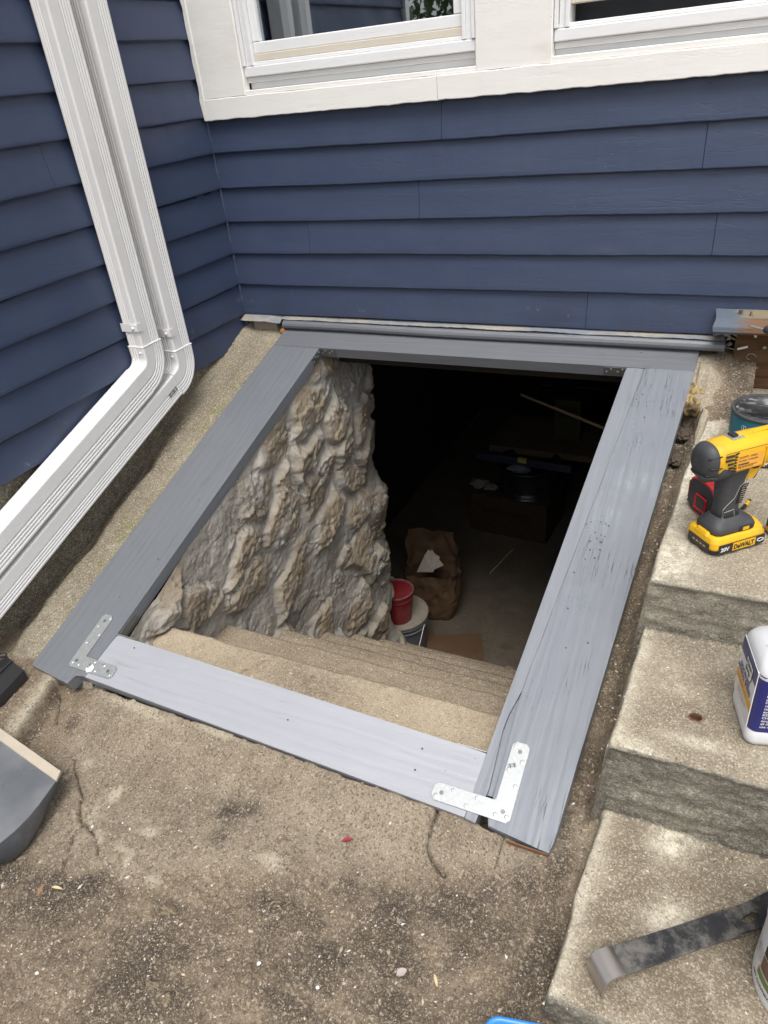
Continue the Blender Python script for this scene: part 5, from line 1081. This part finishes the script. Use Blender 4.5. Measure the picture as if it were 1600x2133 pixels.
obj('pan_side', bm, MDS, dp, True, smooth=True)
q0, q1, q2, q3 = at_z(-100, 1446, -.506), at_z(126, 1606, -.506), at_z(117, 1626, -.504), at_z(-100, 1470, -.504)
bm = NB(); tps = [q0, q1, q2, q3]; lo = [v-Vector((0, 0, .006)) for v in tps]; a_ = [bm.verts.new(v) for v in tps]; b_ = [bm.verts.new(v) for v in lo]; bm.faces.new(a_); bm.faces.new(b_[::-1])
for i in range(4): bm.faces.new((a_[i], b_[i], b_[(i+1) % 4], a_[(i+1) % 4]))
obj('lip', bm, plain('beige_rubber', (.50, .44, .35), .7, dirt=(.35, .3, .22)), dp, True)
bk = thing('black_scraper', 'black plastic scraper head lying at the foot of the curb', 'scraper', (.12, -1.55, -.53))
P1, P2, P3, P4 = at_z(14, 1366, -.50), at_z(50, 1396, -.50), at_z(0, 1449, -.50), at_z(-40, 1400, -.50); Pm = at_z(25, 1378, -.496); Pn = at_z(-30, 1428, -.496)
bm = NB(); tp2 = [P1, Pm, P2, P3, at_z(-60, 1500, -.5), at_z(-70, 1430, -.5)]; a_ = [bm.verts.new(v) for v in tp2]; b_ = [bm.verts.new(v-Vector((0, 0, .03))) for v in tp2]; bm.faces.new(a_)
for i in range(6): bm.faces.new((a_[i], b_[i], b_[(i+1) % 6], a_[(i+1) % 6]))
obj('head', bm, MBLK, bk, True)
bm = NB(); tube(bm, [Pm+Vector((0, 0, .002)), at_z(-50, 1445, -.495)], [.004, .004], 10); tube(bm, [P1+Vector((0, 0, .003)), at_z(-50, 1378, -.497)], [.006, .008], 10); obj('ridge', bm, MBLK, bk, True)

# ------------------------------------------------------------ small litter
def leafmesh(c, L, Wd, a, m, name, lab, cat, curl=.2, grp=None):
    bm = NB(); rows = []
    for i in range(9):
        s = i/8; w_ = Wd*math.sin(math.pi*min(1, s*.96+.02))**.8; z = curl*L*math.sin(math.pi*s)*.4+.001
        rows.append([bm.verts.new(Vector(c)+Vector(((s-.5)*L*math.cos(a)-k_*w_*math.sin(a), (s-.5)*L*math.sin(a)+k_*w_*math.cos(a), z+abs(k_)*.003*curl*5))) for k_ in (-1, 0, 1)])
    for r1, r2 in zip(rows[:-1], rows[1:]):
        for j in range(2): bm.faces.new((r1[j], r1[j+1], r2[j+1], r2[j]))
    o_ = obj(name, bm, m, smooth=True); tag(o_, lab, cat, grp)
MLF = plain('brown_dry_leaf', (.30, .17, .09), .7, var=.3); MLC = plain('cream_dry_leaf', (.55, .45, .28), .7, var=.2); MPE = plain('dark_red_petal', (.22, .02, .03), .6, var=.2)
gp = lambda px, py, z=-.566: tuple(at_z(px, py, z))
leafmesh(gp(724, 1752), .022, .006, .6, MPE, 'petal', 'dark red petal lying on the slab below the bottom board', 'petal')
leafmesh(gp(86, 1856), .026, .004, 1.9, MLF, 'dry_leaf', 'narrow brown dry leaf on the dirt below the dustpan', 'leaf')
leafmesh(gp(120, 1852), .026, .003, .2, MLC, 'dry_leaf', 'thin cream leaf beside the narrow brown leaf', 'leaf')
leafmesh(tuple(Vector(gp(1178, 1562, -.468))), .016, .0025, 1.2, MLC, 'dry_leaf', 'tiny yellow leaf curl lying on the weathered right board', 'leaf')
leafmesh(gp(540, 2010), .008, .0035, 1.0, MLW, 'paint_flake', 'white paint flake near the middle of the bottom dirt', 'flake'); leafmesh(gp(662, 2060), .007, .003, .3, MLW, 'paint_flake', 'white paint flake right of the middle at the bottom', 'flake')
leafmesh(gp(837, 2028), .020, .007, .9, plain('grey_mauve_leaf', (.40, .33, .31), .8), 'dry_leaf', 'crumpled pale leaf on dark dirt above the blue tray', 'leaf')
leafmesh(gp(908, 2045), .022, .003, 2.2, MLC, 'dry_leaf', 'tan leaf sliver right of the crumpled pale leaf', 'leaf')
leafmesh(gp(78, 2030), .007, .003, .3, MLW, 'paint_flake', 'white paint flake at lower left of the dirt', 'flake')
# leaves in the gap at the curb foot
bm = NB()
for k_ in range(46):
    px, py = random.uniform(100, 128), random.uniform(1405, 1465); px -= (py-1410)*.45; c = at_z(px, py, -.566); M = Matrix.Translation(c+Vector((0, 0, random.uniform(0, .008)))) @ RZ(random.uniform(0, 360)) @ RX(random.uniform(-40, 40)) @ RY(random.uniform(-30, 30)); L = random.uniform(.008, .018); prism(bm, [(0, 0), (L*.5, -.003), (L, 0), (L*.5, .003)], 0, .0006, M)
tag(obj('leaf_litter', bm, plain('red_brown_litter', (.20, .105, .07), .8, var=.5, sc=60)), 'brown leaf litter packed in the gap at the curb foot', 'leaf litter', kind='stuff')
tag(rock('orange_foam', (.198, -.034, -.058), (.012, .020, .014), plain('orange_foam_mat', (.32, .15, .05), .9, bump=.004), 4.4, amp=.3, sub=3), 'blob of orange foam under the flashing at the frame corner', 'foam')
MPEB = plain('crumbly_tan_clod', (.27, .215, .14), .95, var=.35, sc=60, bump=.004)
for px, py, r, lab in ((350, 1898, .014, 'crumbly tan clod on the dark dirt at lower left'), (313, 1880, .009, 'small pale clod left of the crumbly tan clod'), (322, 2055, .011, 'pale yellow stone near the bottom left edge'), (345, 2080, .008, 'small pale stone below the pale yellow stone'), (588, 1756, .007, 'pale chip of concrete in the middle of the slab')):
    tag(rock('pebble', gp(px, py, -.572), (r*1.1, r*.7, r*.6), MPEB, px*.1, amp=.7, sub=4, fr=4.), lab, 'pebble')

# ------------------------------------------------------------ things in the cellar
gb = thing('grey_bucket', 'grey lidded bucket at the foot of the stone wall', 'bucket', (.325, .455, FL)); gb.scale = (1, 1, .80)
bm = NB(); lathe(bm, [(.125, 0), (.130, .005), (.144, .24), (.152, .245), (.152, .253), (.146, .256), (.147, .28), (.154, .282), (.154, .290), (.147, .292), (.147, .315)], 48); obj('body', bm, plain('dark_grey_bucket', (.10, .105, .12), .5, dirt=(.2, .19, .17)), gb, smooth=False)
bm = NB(); lathe(bm, [(.150, .305), (.156, .308), (.156, .322), (.150, .326), (.140, .322), (.001, .320)], 48); obj('lid', bm, plain('dusty_lid', (.26, .23, .19), .8, var=.3), gb)
bm = NB(); tube(bm, [(.15*math.cos(a)+.10*math.sin(a)**2*.8, .15*math.sin(a)*-.6-.10*math.sin(a), .30-.22*math.sin(a)) for a in np.linspace(.0, math.pi*.9, 16)], .002, 6); tube(bm, [(.195, -.17, .08), (.205, -.175, .055)], .007, 8); obj('handle', bm, MLW, gb)
rb = thing('red_bucket', 'small red pail with dusty lid standing on the grey bucket', 'pail', (.338, .405, FL+.258))
bm = NB(); lathe(bm, [(.066, 0), (.070, .003), (.086, .150), (.091, .153), (.091, .160), (.087, .161), (.090, .185), (.094, .187), (.094, .193)], 48); obj('body', bm, plain('dull_red_plastic', (.20, .016, .02), .5, dirt=(.3, .2, .18)), rb, smooth=False)
bm = NB(); lathe(bm, [(.094, .190), (.095, .197), (.090, .199), (.086, .193), (.001, .192)], 48); obj('lid', bm, plain('dusty_red_lid', (.20, .085, .085), .7, var=.4, dirt=(.38, .34, .31), dirtamt=.9), rb)
nbg = N('brown_kraft_paper'); c_ = nbg.mix(nbg.noise(5, 5), (.075, .042, .020), (.115, .066, .033)); nbg.bump(nbg.vor(9, 'DISTANCE_TO_EDGE'), .01, .6).bump(nbg.noise(12, 6), .01, .5); MKR = nbg.done(c_, .75)
BX, BY, BR_ = .375, .80, R_(12)
bag = thing('paper_bag', 'open brown paper bag leaning beyond the buckets', 'bag', (BX, BY, FL), BR_)
_a = np.linspace(0, 2*math.pi, 73); _z = np.linspace(0, 1, 40); Ag, Zg = np.meshgrid(_a, _z, indexing='ij')
_c, _s = np.cos(Ag), np.sin(Ag); kk = (np.abs(_c)**5+np.abs(_s)**5)**(-1/5)
top = .33+.19*sstep(.0, .8, _s)*1.0; hh = Zg*top
cz = np.cos(Ag)*2; sz = np.sin(Ag)*2
wr_ = .032*ridged(cz+3, sz, hh*7, 3)*Zg**.5+.012*fbm(cz*2, sz*2, hh*12, 4)
Xb_ = (.115*(1+.06*np.sin(hh*9))+wr_)*_c*kk+.012*np.sin(hh*8); Yb_ = (.085*(1-.12*Zg)+wr_*.8)*_s*kk+.03*hh
grid('bag_body', np.stack([Xb_, Yb_, hh+.004*fbm(cz, sz, 3, 2)], -1), MKR, bag, False, smooth=True)
bm = NB(); bm.faces.new([bm.verts.new(v) for v in ((-.07, -.02, .33), (.03, -.04, .35), (.07, .0, .43), (.0, .03, .46), (-.02, .0, .44))]); bm.faces.new([bm.verts.new(v) for v in ((.0, -.03, .34), (.09, -.01, .38), (.02, .02, .47))])
tag(obj('crumpled_paper', bm, plain('dull_paper', (.36, .32, .27), .8)), 'white scrap of paper sticking out of the brown bag', 'paper').matrix_world = T(BX, BY-.03, FL) @ RZ(14)
bm = NB(); box(bm, -.16, .16, -.14, .14, 0, .004); o = obj('cardboard_sheet', bm, MKR); o.matrix_world = T(.62, .50, FL+.006) @ RZ(22); tag(o, 'flat piece of cardboard on the cellar floor beside the buckets', 'cardboard')
bm = NB(); tube(bm, [at_z(1020, 1195, FL+.01), at_z(1068, 1145, FL+.01)], .003, 6); tag(obj('floor_stick', bm, MLC), 'thin pale stick lying on the cellar floor', 'stick')
p = at_z(1060, 1118, FL)
cb = thing('cardboard_box', 'low brown cardboard box deep in the cellar under the wheel rim', 'box', (p.x, p.y+.2, FL), R_(-4))
bm = NB(); box(bm, -.28, .28, -.2, .2, 0, .30, bev=.004); obj('carton', bm, plain('dark_cardboard', (.045, .028, .016), .85, var=.3), cb)
bm = NB()
for k_ in range(9):
    if k_ not in (4,): box(bm, -.18+k_*.040, -.155+k_*.040, -.2022, -.2012, .165, .205)
obj('print_marks', bm, MINKB, cb)
wr = thing('wheel_rim', 'dark steel wheel rim resting on the cardboard box', 'wheel rim', (p.x+.08, p.y+.20, FL+.302))
bm = NB(); lathe(bm, [(.205, 0), (.215, .004), (.215, .012), (.196, .02), (.185, .05), (.185, .16), (.196, .19), (.215, .198), (.215, .206), (.205, .210), (.19, .19), (.178, .15), (.178, .05), (.001, .04)], 56); obj('rim', bm, plain('dark_rim_steel', (.06, .06, .065), .35, .7), wr, smooth=True)
lv = thing('spirit_level', 'long spirit level lying across the wheel rim', 'level', (p.x+.06, p.y+.12, FL+.514), R_(-3))
bm = NB(); box(bm, -.33, .33, -.012, .012, 0, .05, bev=.002); obj('beam', bm, plain('blue_grey_level', (.04, .045, .07), .4), lv)
bm = NB(); box(bm, -.03, .03, -.0125, .0125, .022, .052); obj('vial', bm, plain('yellow_vial', (.5, .45, .1), .2), lv)
for i, (dx_, dy_, dz_, r) in enumerate(((-.24, .02, .33, .07), (-.15, -.03, .34, .05), (.03, .05, .47, .08))):
    o = rock('rag', (p.x+dx_, p.y+dy_+.1, FL+dz_), (r, r*.7, r*.4), plain('dusty_rag', (.22, .21, .2), .9) if i < 2 else MDP, i*3.3, amp=.5, sub=3); tag(o, ('large crumpled rag left of the wheel rim on the box', 'small crumpled white rag at the front of the box', 'grey bundle of cloth heaped in the wheel rim')[i], 'rag')
a = at_y(1085, 822, 1.9); b = at_y(1290, 905, 1.5)
bm = NB(); tube(bm, [a, b], .010, 4); tag(obj('wooden_stick', bm, plain('pale_stick_wood', (.5, .38, .22), .7)), 'long pale wooden stick slanting across the dark cellar', 'stick')
yb = thing('yellow_carton', 'dim yellow green carton behind the slanting stick', 'box', tuple(at_y(1185, 870, 2.3)))
bm = NB(); box(bm, -.09, .09, -.05, .05, -.15, .15, bev=.003); obj('carton', bm, plain('yellow_green_card', (.045, .05, .01), .6), yb); bm = NB(); box(bm, -.07, .07, -.0515, -.0505, .02, .10); obj('panel', bm, MINKB, yb)
bm = NB(); bx_ = at_y(1185, 870, 2.3); box(bm, bx_.x-.5, bx_.x+.45, 2.05, 2.6, bx_.z-.20, bx_.z-.153); 
for sx_ in (-.45, .40):
    for sy_ in (2.1, 2.52): box(bm, bx_.x+sx_, bx_.x+sx_+.04, sy_, sy_+.04, FL, bx_.z-.2)
tag(obj('work_bench', bm, mat_wood('bench_wood', (.10, .07, .045), (.15, .11, .07), (.08, .06, .04))), 'dark bench carrying the yellow carton at the back of the cellar', 'bench')

# ------------------------------------------------------------ tree and far hedge behind the viewer (seen mirrored in the window)
tr_ = thing('yard_tree', 'leafy tree trunk standing behind the viewer and mirrored in the window glass', 'tree', (-1.25, -4.3, -.585))
bm = NB(); tube(bm, [(.02*math.sin(k_), .02*math.cos(k_*2), k_*.45) for k_ in range(12)], [.24-.012*k_ for k_ in range(12)], 14)
for k_ in range(7): a = k_*1.9; tube(bm, [(0, 0, 3+k_*.25), (.7*math.cos(a), .7*math.sin(a), 3.6+k_*.28), (1.6*math.cos(a), 1.6*math.sin(a), 3.9+k_*.3)], [.08, .05, .02], 7)
obj('trunk', bm, mat_wood('tree_bark', (.10, .075, .055), (.19, .15, .11), (.07, .055, .04), st=(1, 1, .15), bd=.02), tr_, smooth=True)
def leaves(name, parent, n_, f, s, m):
    rg = np.random.default_rng(len(name)+n_); c = np.array([f(rg) for _ in range(n_)]); d1 = rg.normal(size=(n_, 3)); d1 /= np.linalg.norm(d1, axis=1)[:, None]; d2 = np.cross(d1, rg.normal(size=(n_, 3))); d2 /= np.linalg.norm(d2, axis=1)[:, None]
    V = np.stack([c+d1*s, c+d2*s*.5, c-d1*s, c-d2*s*.5], 1).reshape(-1, 3); me = bpy.data.meshes.new(name); me.from_pydata(V.tolist(), [], [[4*i, 4*i+1, 4*i+2, 4*i+3] for i in range(n_)]); o_ = bpy.data.objects.new(name, me); return finish(o_, m, parent)
MLEAF = plain('green_leaves', (.06, .11, .03), .6, var=.5, sc=3, bump=0)
def crownf(rg):
    k_ = rg.integers(0, 16); a = k_*2.4; b0 = np.array([1.5*math.cos(a)*(.3+.05*k_), 1.5*math.sin(a)*(.3+.05*k_), 4.0+.16*k_]); return b0+rg.normal(size=3)*.4
leaves('crown', tr_, 7000, crownf, .07, MLEAF)
hd_ = thing('yard_hedge', 'loose green hedge far behind the viewer mirrored in the window glass', 'hedge', (-4, -11, -.585))
leaves('foliage', hd_, 9000, lambda rg: np.array([rg.uniform(-7, 7), rg.normal()*.5, 2.6*rg.random()**.7*(1+.25*math.sin(rg.uniform(0, 6)))]), .10, MLEAF)
bm = NB()
for k_ in range(12): tube(bm, [(-6.5+k_*1.15, 0, 0), (-6.4+k_*1.15, .1, 2.2)], [.05, .02], 6)
obj('stems', bm, mat_wood('hedge_stem', (.10, .075, .055), (.19, .15, .11), (.07, .055, .04)), hd_)
